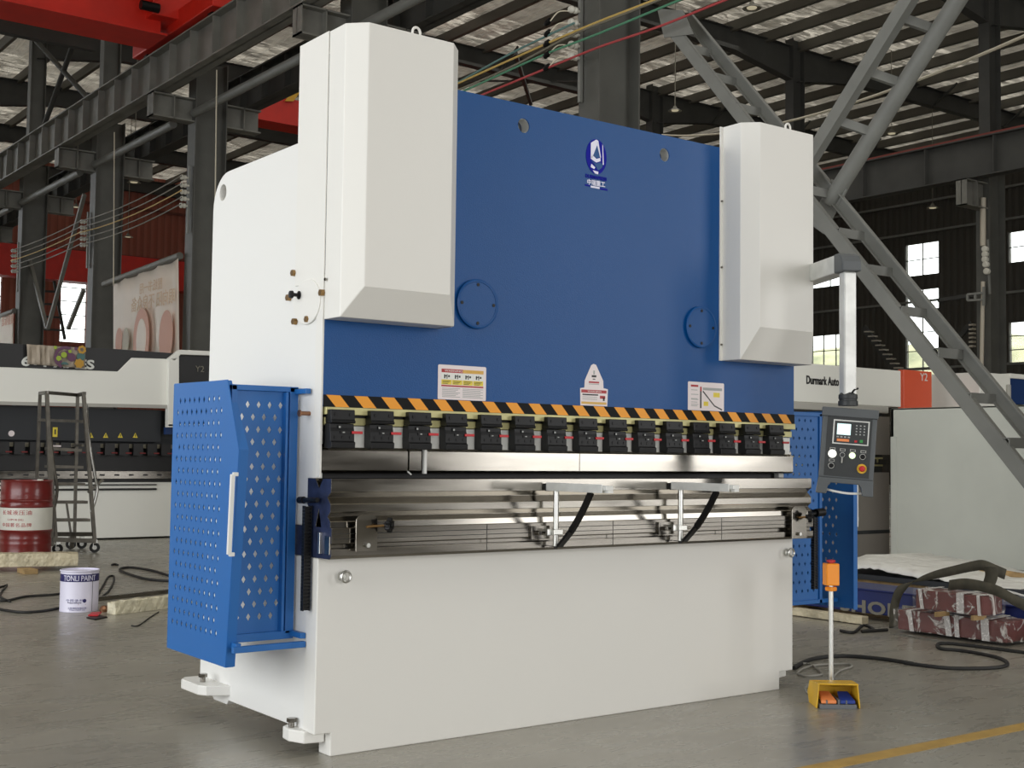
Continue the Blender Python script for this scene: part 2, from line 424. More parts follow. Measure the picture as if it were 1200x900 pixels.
wall_with_holes('wall_right', 'X', X_R, Y_B, Y_E+0.3, 0, ZC, HR, 0.2, 'wall_dark', 'dark ribbed sheet-metal side wall of the hall')
HE = [(16.9,18.0,5.66,8.6),(13.3,14.46,5.66,8.55)]
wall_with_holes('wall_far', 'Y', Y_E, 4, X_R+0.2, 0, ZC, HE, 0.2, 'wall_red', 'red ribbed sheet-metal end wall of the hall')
def window(n, axis, v, h, nu, nz, label):
    g = MB('window_glass'); f = MB('muntin'); w = 0.035
    u0, u1, z0, z1 = h
    def bx(mb, a, b, c, d, off=0.06, t=0.06):
        if axis == 'X': mb.box(v+off, v+off+t, a, b, c, d)
        else: mb.box(a, b, v+off, v+off+t, c, d)
    bx(g, u0, u1, z0, z1, 0.09, 0.01)
    for i in range(nu+1):
        u = u0+(u1-u0)*i/nu; bx(f, u-w/2, u+w/2, z0, z1)
    for i in range(nz+1):
        z = z0+(z1-z0)*i/nz; bx(f, u0, u1, z-w/2, z+w/2)
    o = f.build('window_%d' % n); struct(o, label); g.build('glass_pane', o)
wl = ['small high window seen under the pendant arm', 'low window left of the pendant post', 'high bright square window above the diagonal brace', 'short window below the high square one', 'tall many-paned window above the orange machine',
      'high window at the right edge of view', 'lower paned window at the right edge of view']
for i, h in enumerate(HR): window(i+1, 'X', X_R, h, [2,3,2,2,2,3,3][i], [1,2,2,1,5,2,3][i], wl[i])
for i, h in enumerate(HE): window(i+8, 'Y', Y_E, h, 1, 5, ['narrow bright window in the red end wall', 'bright window cut by the left edge of view'][i])
# girts on the right wall and the end wall
for z in (2.6, 4.9, 7.75, 10.7, 12.0):
    mb = MB('brace'); mb.box(X_R-0.1, X_R, 5, Y_E, z, z+0.09); struct(mb.build('wall_girt'), 'horizontal wall girt of the dark side wall')
for z in (4.6, 9.55, 11.7):
    mb = MB('wall_maroon'); mb.box(6, X_R-0.1, Y_E-0.1, Y_E, z, z+0.1); struct(mb.build('wall_girt'), 'horizontal wall girt of the red end wall')
mb = MB('wall_dark'); mb.box(X_L-.2, X_L, Y_B, Y_E+.3, 0, ZC); struct(mb.build('wall_left'), 'side wall of the hall behind the viewer')
mb = MB('wall_dark'); mb.box(X_L, X_R, Y_B-.2, Y_B, 0, ZC); struct(mb.build('wall_near'), 'end wall of the hall behind the viewer')
# hills outside the windows
mb = MB('hill')
rows = []
for i in range(29):
    y = 5+i*2.2; rows.append([mb.bm.verts.new((56+j*3, y, [0, 5.0, 7.4, 7.8][j]+random.uniform(-.5,.5)*(j>0))) for j in range(4)])
for i in range(28):
    for j in range(3): mb.face([rows[i][j], rows[i+1][j], rows[i+1][j+1], rows[i][j+1]], None, True)
o = mb.build('hillside'); struct(o, 'green hillside outside the windows')

# columns of the middle row, the right row, and the wall
def column(x0, yc, z1, label, w=0.38, d=0.68, zs=0.0, mt='column'):
    mb = MB(mt); t = 0.022
    mb.box(x0, x0+t, yc-w/2, yc+w/2, zs, z1); mb.box(x0+d-t, x0+d, yc-w/2, yc+w/2, zs, z1)
    mb.box(x0+t, x0+d-t, yc-0.012, yc+0.012, zs, z1)
    if zs == 0: mb.box(x0-0.08, x0+d+0.08, yc-w/2-0.06, yc+w/2+0.06, 0, 0.03)
    return struct(mb.build('steel_column'), label)
names = ['nearest column of the middle row, beyond the right edge', 'grey column rising behind the blue ram, carrying the insulators', 'column hidden behind the tall cylinder cover',
         'column beside the banner, third from the left', 'column at the left of the banner', 'column at the far left of the middle row', 'far column of the middle row', 'last column of the middle row']
for k, yc in enumerate(YK):
    column(10.0, yc, 9.0, names[k])
    column(10.12, yc, ZC, names[k]+', upper stanchion', w=0.28, d=0.42, zs=9.0)
for k, yc in enumerate(YK):
    column(28.0, yc, 9.0, 'dark column of the right-hand row, number %s from the front' % ['one','two','three','four','five','six','seven','eight'][k])
    column(28.1, yc, ZC, 'upper stanchion on the right-hand row, number %s from the front' % ['one','two','three','four','five','six','seven','eight'][k], w=0.3, d=0.5, zs=9.0, mt='dark_beam')
# corbels
def corbel(x0, x1, yc, z0, z1, label):
    mb = MB('beam'); w = 0.3
    mb.box(x0, x1, yc-w/2, yc+w/2, z1-0.03, z1); mb.box(x0, x1, yc-w/2, yc+w/2, z0, z0+0.03); mb.box(x0, x1, yc-0.01, yc+0.01, z0, z1)
    for x in (x0, (x0+x1)/2): mb.box(x, x+0.02, yc-w/2, yc+w/2, z0, z1)
    return struct(mb.build('crane_bracket'), label)
for k, yc in enumerate(YK):
    corbel(9.12, 10.0, yc, 7.72, 8.2, 'bracket carrying the near runway beam on the '+names[k])
    corbel(10.68, 11.45, yc, 7.72, 8.2, 'bracket carrying the far runway beam on the '+names[k])
    corbel(27.1, 28.0, yc, 7.3, 7.95, 'bracket carrying the runway beam of the right-hand row, number %s' % ['one','two','three','four','five','six','seven','eight'][k])
# runway beams (stiffened plate girders)
def runway(xc, y0, y1, z0, z1, label, mt='beam', step=1.015, w=0.34, rail=None):
    mb = MB(mt)
    mb.box(xc-w/2, xc+w/2, y0, y1, z1-0.03, z1); mb.box(xc-w/2, xc+w/2, y0, y1, z0, z0+0.03); mb.box(xc-0.01, xc+0.01, y0, y1, z0, z1)
    y = y0+0.07
    while y < y1:
        mb.box(xc-w/2+0.02, xc+w/2-0.02, y-0.012, y+0.012, z0, z1); y += step
    o = struct(mb.build('crane_runway_beam'), label)
    r = MB(rail or mt); r.box(xc-0.05, xc+0.05, y0, y1, z1, z1+0.08); r.build('rail', o)
runway(9.3, 0, 54, 8.22, 9.0, 'stiffened grey crane runway beam running up from the lower left', 'beam')
runway(11.25, 0, 54, 8.2, 8.95, 'dark crane runway beam behind the stiffened one', 'dark_beam')
runway(27.3, 0, 54, 7.95, 8.92, 'deep dark crane runway beam with a red rail at the right', 'dark_beam', rail='rail_red', step=1.9)
TZ = U(262,115,X=9.97).z
# tie pipes along the middle row
for k in range(len(YK)-1):
    mb = MB('brace'); mb.cyl((9.97, YK[k]+0.9, TZ), (9.97, YK[k+1]-0.19, TZ), 0.085)
    struct(mb.build('tie_pipe'), 'round tie pipe between columns, bay %s from the front' % ['one','two','three','four','five','six','seven'][k])
# rafters, haunched at the columns
def rafter(y, x0, x1, label):
    n = 8; xs = [x0, x0+2.5, (x0+x1)/2, x1-2.5, x1]; dp = [1.0, 0.6, 0.55, 0.6, 1.0]
    mb = MB('dark_beam'); zt = ZC-0.22
    pts = [(x, y-0.006, zt) for x in xs]+[(x, y-0.006, zt-d) for x, d in zip(xs[::-1], dp[::-1])]
    mb.prism(pts, (0, 0.012, 0)); 
    for i in range(4):
        a, b = Vector((xs[i], y, zt-dp[i])), Vector((xs[i+1], y, zt-dp[i+1])); mb.bar(a, b, 0.26, 0.02)
    mb.box(x0, x1, y-0.13, y+0.13, zt-0.02, zt)
    return struct(mb.build('roof_rafter'), label)
for k, yc in enumerate(YK+[YK[-1]+6.08]):
    s = ['one','two','three','four','five','six','seven','eight','nine'][k]
    rafter(yc, 10.3, 28.2, 'steel rafter of the middle bay, number %s from the front' % s)
    rafter(yc, 28.4, 46.0, 'steel rafter of the right bay, number %s from the front' % s)
# purlins along the hall
for i in range(27):
    x = 8.6+i*1.42; mb = MB('purlin')
    mb.box(x-0.012, x+0.012, 8, Y_E, ZC-0.30, ZC-0.02); mb.box(x, x+0.10, 8, Y_E, ZC-0.31, ZC-0.29)
    struct(mb.build('roof_purlin'), 'thin purlin under the roof, number %d from the left' % (i+1))
# knee struts from rafters to purlins
for k in range(2, 7):
    for x in (14, 18, 22, 31, 35, 39, 43):
        mb = MB('dark_beam'); mb.bar((x, YK[k], ZC-0.8), (x+0.02, YK[k]-0.9, ZC-0.2), 0.05, 0.05)
        struct(mb.build('knee_strut'), 'short knee strut between rafter and purlin')
# rods between rafters
mb = MB('dark_beam'); mb.tube([U(500,95,Z=12.6), U(690,95,Z=12.6)], 0.03); struct(mb.build('tie_rod'), 'thin roof tie rod')
mb = MB('dark_beam'); mb.bar(U(604,62,Z=12.2), U(622,122,Z=12.2)+Vector((0,0,-0.0)), 0.1, 0.1); struct(mb.build('roof_strut'), 'short dark strut hanging below the rafter')
# cross bracing high up at the left between upper stanchions
for a, b in (((37,42),(103,115)), ((90,40),(50,152))):
    mb = MB('dark_beam'); mb.tube([U(*a, X=10.2), U(*b, X=10.2)], 0.07); struct(mb.build('wind_brace'), 'diagonal wind brace between the far columns')
# lattice cross brace of the middle row, two members each way joined by battens
XN, XF = 9.95, 10.33
def channel(mb, a, b, w=0.125, t=0.014, side=1, fl=0.05):
    a, b = Vector(a), Vector(b); d = (b-a); L = d.length; d.normalize(); n = Vector((1,0,0)).cross(d).normalized(); c = (a+b)/2
    mb.obox(c, Vector((t/2,0,0)), d*L/2, n*w/2)
    for s_ in (-1, 1): mb.obox(c+n*s_*w/2+Vector((side*fl/2,0,0)), Vector((fl/2,0,0)), d*L/2, n*t/2)
br = thing('lattice_brace', (10.1, 6.2, 0.3), 'grey steel lattice brace slanting down to the right like a ladder', 'brace')
A0, A1 = U(1200,558,X=XN), U(785,32,X=XN); dd = (A0-A1)*((A0.y-5.42)/(A1.y-A0.y))
mb = MB('brace'); channel(mb, A0+dd, A1, side=1); mb.build('rail_member', br)
F0, F1 = U(1200,499,X=XF), U(820,36,X=XF); dd = (F0-F1)*((F0.y-5.42)/(F1.y-F0.y))
mb = MB('brace'); channel(mb, F0+dd, F1-(F0-F1)*.05, side=-1); mb.build('rail_member', br)
for (px, py) in ((1228,568),(1183,519),(1138,466),(1100,413),(1057,364),(1017,315),(984,272),(946,222),(905,173),(864,125),(835,89),(806,55),(780,22)):
    p = U(px, py, X=XN); mb = MB('brace')
    mb.box(XN-.005, XF+.09, p.y-.006, p.y+.006, p.z-.045, p.z+.045); mb.box(XN-.005, XF+.09, p.y, p.y+.06, p.z+.035, p.z+.045); mb.build('batten', br)
g_ = MB('brace'); g_.prism([U(770,10,X=9.93), U(800,12,X=9.93), U(812,40,X=9.93), U(778,44,X=9.93)], (.015,0,0)); g_.build('gusset', br)
B0, B1 = U(958,262,X=XN), U(1080,-60,X=XN)
B0, B1 = U(952,186,X=XN), U(1075,-18,X=XN)
b2 = thing('tube_brace', (10.1, 8.2, 3.3), 'pair of round grey tube braces leaning up to the right', 'brace')
def to_y(a, b, y): return a+(b-a)*((y-a.y)/(b.y-a.y))
q0, q1 = U(925,226,X=XN), U(1085,-32,X=XN)
mb = MB('brace'); mb.bar(q0, to_y(q0, q1, 5.42), 0.1, 0.13); mb.build('tube', b2)
p0, p1 = U(972,238,X=XF), U(1140,-28,X=XF)
mb = MB('brace'); mb.cyl(p0, to_y(p0, p1, 5.42), 0.085); mb.build('tube', b2)
mb = MB('brace'); mb.bar(U(957,268,X=XF), U(984,216,X=XF), 0.02, 0.24); mb.build('gusset', b2)
for (px, py) in ((1047,18),(1010,82),(977,140)):
    p = U(px, py, X=XN); q = U(px+46, py+16, X=XF); mb = MB('brace'); mb.bar(p, q, 0.05, 0.09); mb.build('batten', b2)

# end-wall cross ropes behind the far columns
for a, b, s in (((25,265),(55,385),'left'), ((99,228),(56,385),'middle'), ((98,340),(80,385),'right')):
    mb = MB('beam'); mb.bar(U(*a, X=10.3), U(*b, X=10.3), 0.09, 0.09); struct(mb.build('wall_brace'), '%s thin diagonal brace in front of the red wall' % s)
# far stair at the end wall
st = thing('access_ladder', tuple(U(60,400,Y=50)), 'dark rung ladder against the red end wall', 'ladder')
for (a, b) in (((47,345),(47,382)),):
    pass
for i in range(6):
    mb = MB('dark_beam'); y = 311+i*15; mb.bar(U(47+i*0.5, y, Y=50), U(62+i*2.2, y+1, Y=50), 0.08, 0.08); mb.build('rung', st)
mb = MB('dark_beam'); mb.bar(U(47,300,Y=50), U(47,398,Y=50), 0.1, 0.1); mb.build('rail_member', st)
mb = MB('dark_beam'); mb.bar(U(58,300,Y=50), U(76,398,Y=50), 0.1, 0.1); mb.build('rail_member', st)

# ------------------------------------------------------------------ overhead cranes
cr = thing('overhead_crane', (9.3, 24, 9.1), 'bright red overhead crane girder riding on the near runway beam', 'crane')
mb = MB('crane_red')
pts = [(-9, 23.2, 10.1), (7.6, 23.2, 10.1), (8.9, 23.2, 9.75), (8.9, 23.2, 9.55), (8.2, 23.2, 9.0), (-9, 23.2, 9.0)]
mb.box(-9, 8.9, 23.25, 24.1, 9.05, 10.6); mb.box(-9, 9.0, 23.15, 24.2, 9.02, 9.06); mb.box(-9, 9.0, 23.15, 24.2, 10.6, 10.64)
mb.build('girder', cr)
mb = MB('crane_red'); mb.box(9.10, 9.50, 21.3, 25.3, 9.12, 9.5); mb.box(8.6, 9.5, 22.9, 24.4, 9.3, 10.4); mb.build('end_truck', cr, bevel=0.02)
for y in (21.7, 24.9):
    mb = MB('black'); mb.cyl((9.22, y, 9.24), (9.4, y, 9.24), 0.16); mb.build('wheel', cr)
mb = MB('black'); mb.cyl((8.3, 22.85, 9.75), (8.75, 22.85, 9.75), 0.16); mb.cyl((8.35, 22.85, 9.4), (8.7, 22.85, 9.4), 0.09); mb.build('drive_motor', cr)
mb = MB('lamp_shade'); mb.lathe((8.4, 22.7, 10.12), [(0.05,0.3),(0.1,0.26),(0.34,0.0),(0.3,0.02),(0.05,0.2)]); mb.build('work_lamp', cr)
gz = U(50,33,Y=27).z; mb = MB('dark_beam'); mb.box(-9, 8.9, 27, 27.2, gz-.25, gz+.2); mb.build('walkway_beam', cr)
c2 = thing('overhead_crane', (11.3, 31, 9.0), 'dark red overhead crane with a yellow mark behind the column', 'crane')
mb = MB('crane_red'); p = U(298,143,Y=30); 
zlo, zhi = U(320,147,Y=30).z, U(320,112,Y=30).z
mb.box(U(299,130,Y=30).x, 27.0, 30, 30.8, zlo+.1, zhi); mb.build('girder', c2)
mb = MB('crane_yellow'); a, b = U(336,117,Y=29.95), U(352,100,Y=29.95); mb.prism([U(333,119,Y=29.98), U(343,119,Y=29.98), U(357,100,Y=29.98), U(347,100,Y=29.98)], (0,-0.05,0)); mb.build('warning_mark', c2)
# far red band seen over the banner
c3 = thing('overhead_crane', (16, 50, 8), 'far red crane girder seen above the banner', 'crane')
mb = MB('crane_red'); mb.box(11.5, 27.05, 49.5, 50.3, U(180,338,Y=49.5).z, U(180,303,Y=49.5).z); mb.build('girder', c3)

# ------------------------------------------------------------------ high-bay lamps
def lamp(px, py, depthX, r_px, label, wire=1.0):
    p = U(px, py, X=depthX); dist = (p-CAM).dot(_f); r = r_px*dist/F_PX
    t = thing('pendant_lamp', tuple(p), label, 'lamp', 'high-bay lamps hanging from the roof')
    mb = MB('lamp_shade'); mb.lathe(p, [(0.02*r, 0.75*r),(0.25*r,0.7*r),(0.3*r,0.4*r),(0.6*r,0.22*r),(r,0),(0.97*r,-0.03*r),(0.58*r,0.18*r),(0.05*r,0.35*r)], n=24); mb.build('lamp_shade', t)
    mb = MB('glass_bulb'); mb.lathe(p, [(0,-0.02*r),(0.5*r,0.0),(0.55*r,0.1*r),(0,0.2*r)], n=16); mb.build('bulb', t)
    mb = MB('wire_grey'); mb.tube([p+Vector((0,0,0.7*r)), Vector((p.x, p.y, min(ZC-0.1, p.z+wire)))], 0.012, n=6); mb.build('hanging_wire', t)
    return t
for a in ((881,10,17,11,'lamp seen from below at the top, left of the second brace',2.0), (791,130,21,8,'lamp hanging low above the right end of the blue ram',3.0), (1045,157,31,8,'lamp between the two tube braces',3.0),
          (1093,244,36,7.5,'lamp in front of the dark wall above the square window',4.5), (157,214,11.5,8,'lamp to the right of the far column, upper of three on the left',4.0),
          (150,278,16,6,'lamp over the banner',5.0), (89,243,14,6,'leftmost lamp of the three at the left',5.0)):
    lamp(*a)

# ------------------------------------------------------------------ trolley wires and insulators along the middle row
def sag(a, b, s, n=14):
    a, b = Vector(a), Vector(b); return [a.lerp(b, i/n)-Vector((0,0,4*s*(i/n)*(1-i/n))) for i in range(n+1)]
zw = [4.95, 4.76, 4.57, 4.38, 4.19]
insx = 9.78
wcol = ['wire_teal','wire_grey','wire_yellow','wire_green','wire_red']
def insulators(pxpy, X, label, r=0.046, sp=None, n=5):
    pts = [U(px, py, X=X) for px, py in pxpy]
    t = thing('insulator_rack', tuple(pts[-1]-Vector((0,0,0.2))), label, 'insulator', 'insulator racks on the columns')
    mb = MB('brace'); mb.bar(pts[0]+Vector((0.1,0,0.25)), pts[-1]+Vector((0.1,0,-0.55)), 0.05, 0.04); mb.build('mounting_bar', t)
    for p in pts:
        mb = MB('porcelain'); mb.lathe(p-Vector((0.08,0,0)), [(0,0),(r*0.7,0),(r,0.02),(r,0.045),(r*0.6,0.055),(r*0.6,0.07),(r*0.95,0.085),(r*0.9,0.115),(r*0.4,0.13),(r*0.4,0.18),(0,0.18)], n=16, axis=(1,0,0)); mb.build('insulator', t)
    return pts
I1 = insulators([(673,12),(673,27),(673,40),(673,53),(673,67)], 9.85, 'rack of five white insulators beside the grey column behind the ram')
I2 = insulators([(216,208),(216,217),(216,225),(216,233),(215,241)], 9.85, 'insulator rack on the column right of the banner', r=0.055)
I3 = insulators([(98,260),(98,267),(98,273),(98,280),(98,287)], 9.85, 'insulator rack on the column left of the banner', r=0.055)
I4 = insulators([(17,294),(17,300),(17,306),(17,312),(17,318)], 9.85, 'insulator rack on the far left column', r=0.055)
for i in range(5):
    w = thing('trolley_wire', tuple(I4[i]), '%s trolley wire strung along the columns' % ['topmost','second','yellowish middle','fourth','lowest red'][i], 'wire', 'trolley wires')
    mb = MB('wire_grey' if i != 2 else 'wire_yellow'); mb.tube(sag(I4[i]+Vector((-0.1,0,0)), I3[i]+Vector((-0.1,0,0)), 0.05)+sag(I3[i]+Vector((-0.1,0,0)), I2[i]+Vector((-0.1,0,0)), 0.1)[1:]+[Vector((9.75, I2[i].y-0.1, I2[i].z))], 0.014, n=6); mb.build('far_span', w)
    near = U([770,770,770,800,860][i], [-95,-42,0,-3,-8][i], X=9.75)
    hang = U([590,560,548,560,560][i], [62,82,100,116,120][i], X=9.75)
    mb = MB(wcol[i]); k1 = I1[i]+Vector((-0.12,0,0))
    mid = [U(640,42,X=9.72),U(640,52,X=9.72),U(640,52,X=9.72),U(640,66,X=9.72),U(640,79,X=9.72)][i]
    L = [[U(536,97,X=9.72),U(600,62,X=9.72),U(641,42,X=9.72),U(673,27,X=9.72)],
         [U(536,90,X=9.72),U(640,26,X=9.72),U(673,14,X=9.72),U(760,-30,X=9.72)],
         [U(536,98,X=9.72),U(641,51,X=9.72),U(700,26,X=9.72),U(772,-2,X=9.72)],
         [U(545,106,X=9.72),U(638,64,X=9.72),U(700,40,X=9.72),U(806,-4,X=9.72)],
         [U(568,110,X=9.72),U(641,80,X=9.72),U(700,56,X=9.72),U(770,32,X=9.72),U(860,-4,X=9.72)]][i]
    if i == 1: L = [U(536,106,X=9.72),U(600,78,X=9.72),U(673,40,X=9.72),U(760,5,X=9.72)]; 
    L = [to_y(L[1], L[0], 17.7)]+L+([to_y(L[-2], L[-1], 5.45)] if i else [])
    mb.tube(smoothcurve(L, 6), 0.014, n=6); mb.build('near_span', w)
    # pigtail clips by the rack
    q = [U(642,26,X=9.72),U(642,39,X=9.72),U(641,51,X=9.72),U(641,64,X=9.72),U(641,79,X=9.72)][i]
    mb = MB('black'); mb.lathe(q, [(0,-.05),(.03,-.05),(.04,0),(.03,.05),(0,.05)], n=10, axis=(0,1,-0.4)); mb.build('clip', w)
    mb = MB('wire_white'); q2 = I1[i]; mb.tube(smoothcurve([q+Vector((0,-.05,0)), q.lerp(q2,.4)+Vector((0,0,.07)), q.lerp(q2,.8)+Vector((0,0,.02)), q2+Vector((-.05,0,-.03))], 5), 0.008, n=6); mb.build('pigtail', w)
# a pale rope crossing the roof at the right
mb = MB('wire_white'); mb.tube(sag(U(776,158,X=22), U(1210,38,X=14), 0.4, 20), 0.022, n=6)
tag(mb.build('pale_cable'), 'pale cable stretched under the roof at the right', 'cable')
for a, b, rr, s in (((254,82),(252,250),.02,'right of the banner column'), ((134,155),(133,335),.02,'left of the banner')):
    mb = MB('wire_white'); mb.tube([U(*a, X=9.6), U(*b, X=9.6)], 0.012, n=6); tag(mb.build('hanging_rope'), 'thin pale rope hanging '+s, 'rope')
# white down pipe on the right column
mb = MB('pipe_white'); mb.tube([U(1152,232,X=27.9), U(1152,288,X=27.9)], 0.07); tag(mb.build('down_pipe'), 'pale vertical pipe on the dark right column', 'pipe')
mb = MB('pipe_white'); mb.tube([U(1152,330,X=27.9), U(1150,450,X=27.9)], 0.05); tag(mb.build('down_pipe'), 'thin pale vertical pipe lower on the dark right column', 'pipe')
insulators([(1155,292),(1155,298),(1155,304),(1156,310),(1157,318)], 27.85, 'insulator rack on the dark right column', r=0.08)
mb = MB('dark_beam'); mb.bar(U(1100,352,X=30), U(1152,344,X=30), 0.1, 0.1); struct(mb.build('wall_strut'), 'dark strut in front of the side wall')
b_ = thing('vent_box', tuple(U(1140,350,X=27.8)), 'open metal box bracket left of the dark right column', 'box')
mb = MB('brace')
for a, b in (((1134,345),(1153,343)),((1134,352),(1153,351)),((1134,345),(1134,352)),((1143,344),(1143,351)),((1153,336),(1153,358))): mb.bar(U(*a, X=27.8), U(*b, X=27.8), 0.06, 0.05)
mb.build('frame', b_)
# white-edged far stair
s_ = thing('metal_stair', tuple(U(1040,432,X=40)), 'dark metal stair with pale step edges behind the lattice brace', 'stair')
mb = MB('dark_beam'); mb.bar(U(1012,384,X=40), U(1050,434,X=40), 0.1, 0.25); mb.build('stringer', s_)
for i in range(9):
    x, y = 1015+i*4.3, 389+i*5.3; mb = MB('pipe_white'); mb.bar(U(x, y, X=40), U(x+7, y-0.3, X=40), 0.25, 0.05); mb.build('step', s_)
s_ = thing('metal_stair', tuple(U(1140,420,X=40)), 'small dark stair with pale steps left of the right column', 'stair')
mb = MB('dark_beam'); mb.bar(U(1118,402,X=40), U(1138,379,X=40), 0.1, 0.2); mb.build('stringer', s_)
for i in range(6):
    mb = MB('pipe_white'); y = 381+i*5; mb.bar(U(1137, y, X=40), U(1142, y-0.5, X=40), 0.2, 0.06); mb.build('step', s_)
# banners between the far columns
def banner(pts, X, label, tx=True):
    P = [U(px, py, X=X) for px, py in pts]; n = 14
    mb = MB('banner'); g = []
    for i in range(n+1):
        row = []
        for j in range(5):
            a = P[0].lerp(P[1], i/n); b = P[3].lerp(P[2], i/n); q = a.lerp(b, j/4); q.x += 0.04*math.sin(i*1.7)
            row.append(mb.bm.verts.new(q))
        g.append(row)
    for i in range(n):
        for j in range(4): mb.face([g[i][j], g[i+1][j], g[i+1][j+1], g[i][j+1]], None, True)
    t = thing('hanging_banner', tuple(P[3]), label, 'banner')
    mb.build('banner_sheet', t, solid=0.01)
    m2 = MB('beam'); m2.tube([P[0]+Vector((0,.6,.02)), P[1]+Vector((0,.0,.04))], 0.075); m2.build('roll_tube', t)
    return t, P
t, P = banner([(133,331),(211,302),(212,425),(133,415)], 9.95, 'pale printed banner hanging between two columns')
mb = MB('banner_text'); rt = Vector((0,-1,0)); up = Vector((0,0,1))
def BP(px, py): return U(px, py, X=9.86)
text_mb(mb, '眼向阳 不良众备', BP(205,353), (0,1,0), up, 0.34, 'banner_text', 0.003)
text_mb(mb, '图纸书一用', BP(190,337), (0,1,0), up, 0.26, 'banner_text', 0.003); mb.build('banner_lettering', t)
for (px, py, rr, mm) in ((139,400,0.2,'banner_rose'), (147,400,0.2,'banner_greyish'), (165,398,0.46,'banner_rose'), (194,394,0.36,'banner_rose')):
    mb = MB(mm); c = BP(px, py); ring = [c+Vector((0, rr*math.cos(a*math.pi/12), 1.5*rr*math.sin(a*math.pi/12))) for a in range(24)]
    mb.prism(ring, (0.01,0,0)); mb.build('printed_badge', t)
mb = MB('banner'); c = U(165,398,X=9.85); mb.prism([c+Vector((0, .28*math.cos(a*math.pi/12), .45*math.sin(a*math.pi/12))) for a in range(24)], (0.01,0,0)); mb.build('printed_badge', t)
t, P = banner([(-30,384),(17,366),(17,412),(-30,412)], 9.95, 'pale printed banner cut by the left edge')
mb = MB('banner_rose'); text_mb(mb, '质量标语', U(16,378,X=9.86), (0,1,0), up, 0.3, 'banner_rose', 0.003); mb.build('banner_lettering', t)

# floor marking
mb = MB('line_yellow'); a = [U(935,903,Z=0), U(1010,888,Z=0), U(1215,850,Z=0), U(1215,866,Z=0), U(1010,905,Z=0)]
mb.prism([(2.6,2.985,0),(2.6,3.065,0),(9.0,2.97,0),(9.0,2.89,0)], (0,0,.002)); o = mb.build('painted_line'); tag(o, 'worn yellow line painted on the floor', 'floor line')

# ================================================================== THE PRESS BRAKE
PB = thing('press_brake', (3.505, 4.6, 0), 'large white and blue press brake with blue perforated side guards in the foreground', 'press brake')
XL, XR, YF = 2.218, 4.792, 4.118
YB = 5.135
# side frames
def side_poly(x):
    pts = [(4.206,0.088),(4.86,0.088),(4.875,0.07),(5.0,0.07),(5.03,0.09),(YB+.015,0.09),(YB,1.4),(YB,2.13)]
    for k in range(1, 8):
        a = k/8*math.pi/2; pts.append((YB-0.15+0.15*math.cos(a), 2.133+0.15*math.sin(a)))
    pts += [(4.985,2.283),(4.17,2.283),(4.17,1.004),(4.212,1.004),(4.212,.829),(4.347,.829),(4.347,.716),(4.206,.716)]
    return [(x, y, z) for y, z in pts]
def cylcut(c, ax, r, l, n=32):
    mb = MB('steel_dark'); c = Vector(c); ax = Vector(ax); mb.cyl(c-ax*l, c+ax*l, r, n=n); return mb.build('cutter')
mb = MB('white_side'); mb.prism(side_poly(XL+0.004), (0.036,0,0)); o = mb.build('side_frame', PB)
k = cylcut((XL+.02, 5.04, 2.2), (1,0,0), 0.035, 0.1)
ORGPB = origin(PB)
k.location = -ORGPB  # cutters live in hall coordinates, the frame in its own
k.location = Vector((0,0,0)); k.data.transform(Matrix.Translation(-ORGPB))
o.parent = None; cut(o, [k]); o.parent = PB
md = o.modifiers.new('Bevel', 'BEVEL'); md.width = 0.003; md.segments = 2; md.limit_method = 'ANGLE'
mb = MB('white_side'); mb.prism(side_poly(XR-0.04), (0.036,0,0)); mb.build('side_frame', PB, bevel=0.003)
# frame nose beside the ram
mb = MB('white'); mb.box(XL, XL+0.007, 4.119, 4.17, 1.01, 1.75); mb.build('frame_edge', PB)
# back plate and web between the frames
mb = MB('white_side'); mb.box(XL+.04, XR-.04, 4.9, 4.94, 0.1, 2.2); mb.build('back_plate', PB)
# lower beam, with the tongue that reaches the floor
mb = MB('white')
mb.prism([(XL,4.118,0.084),(2.284,4.118,0.084),(2.284,4.118,0.0),(4.698,4.118,0.0),(4.698,4.118,0.084),(XR,4.118,0.084),(XR,4.118,0.716),(XL,4.118,0.716)], (0,0.088,0))
mb.build('front_plate', PB, bevel=0.004)
# feet
def foot(pts, z0, z1, bolt, s, name='foot'):
    X = lambda x: x if s < 0 else XL+XR-x
    mb = MB('white'); mb.prism([(X(x), y, z0) for x, y in pts], (0,0,z1-z0)); o = mb.build(name, PB, bevel=0.004)
    mb = MB('steel_dark'); c = (X(bolt[0]), bolt[1]); mb.cyl((*c, z1-.01), (*c, z1+.02), 0.011, n=12); mb.cyl((*c, z1+.02), (*c, z1+.034), 0.018, n=6); mb.build('levelling_bolt', o)
    mb = MB('black'); py_ = 4.95 if pts[0][1] > 4.6 else 4.26; mb.cyl((X(XL+.5), py_, 0), (X(XL+.5), py_, .1), 0.03, n=16); mb.build('levelling_pad', o)
for s in (-1, 1):
    foot([(XL+.01,5.13),(2.15,5.14),(2.12,5.10),(2.12,4.93),(2.14,4.89),(XL+.01,4.84)], .11, .15, (2.165,4.985), s)
    foot([(XL+.01,4.33),(2.185,4.30),(2.178,4.24),(2.205,4.17),(2.28,4.155),(2.28,4.33)], .045, .09, (2.20,4.26), s)
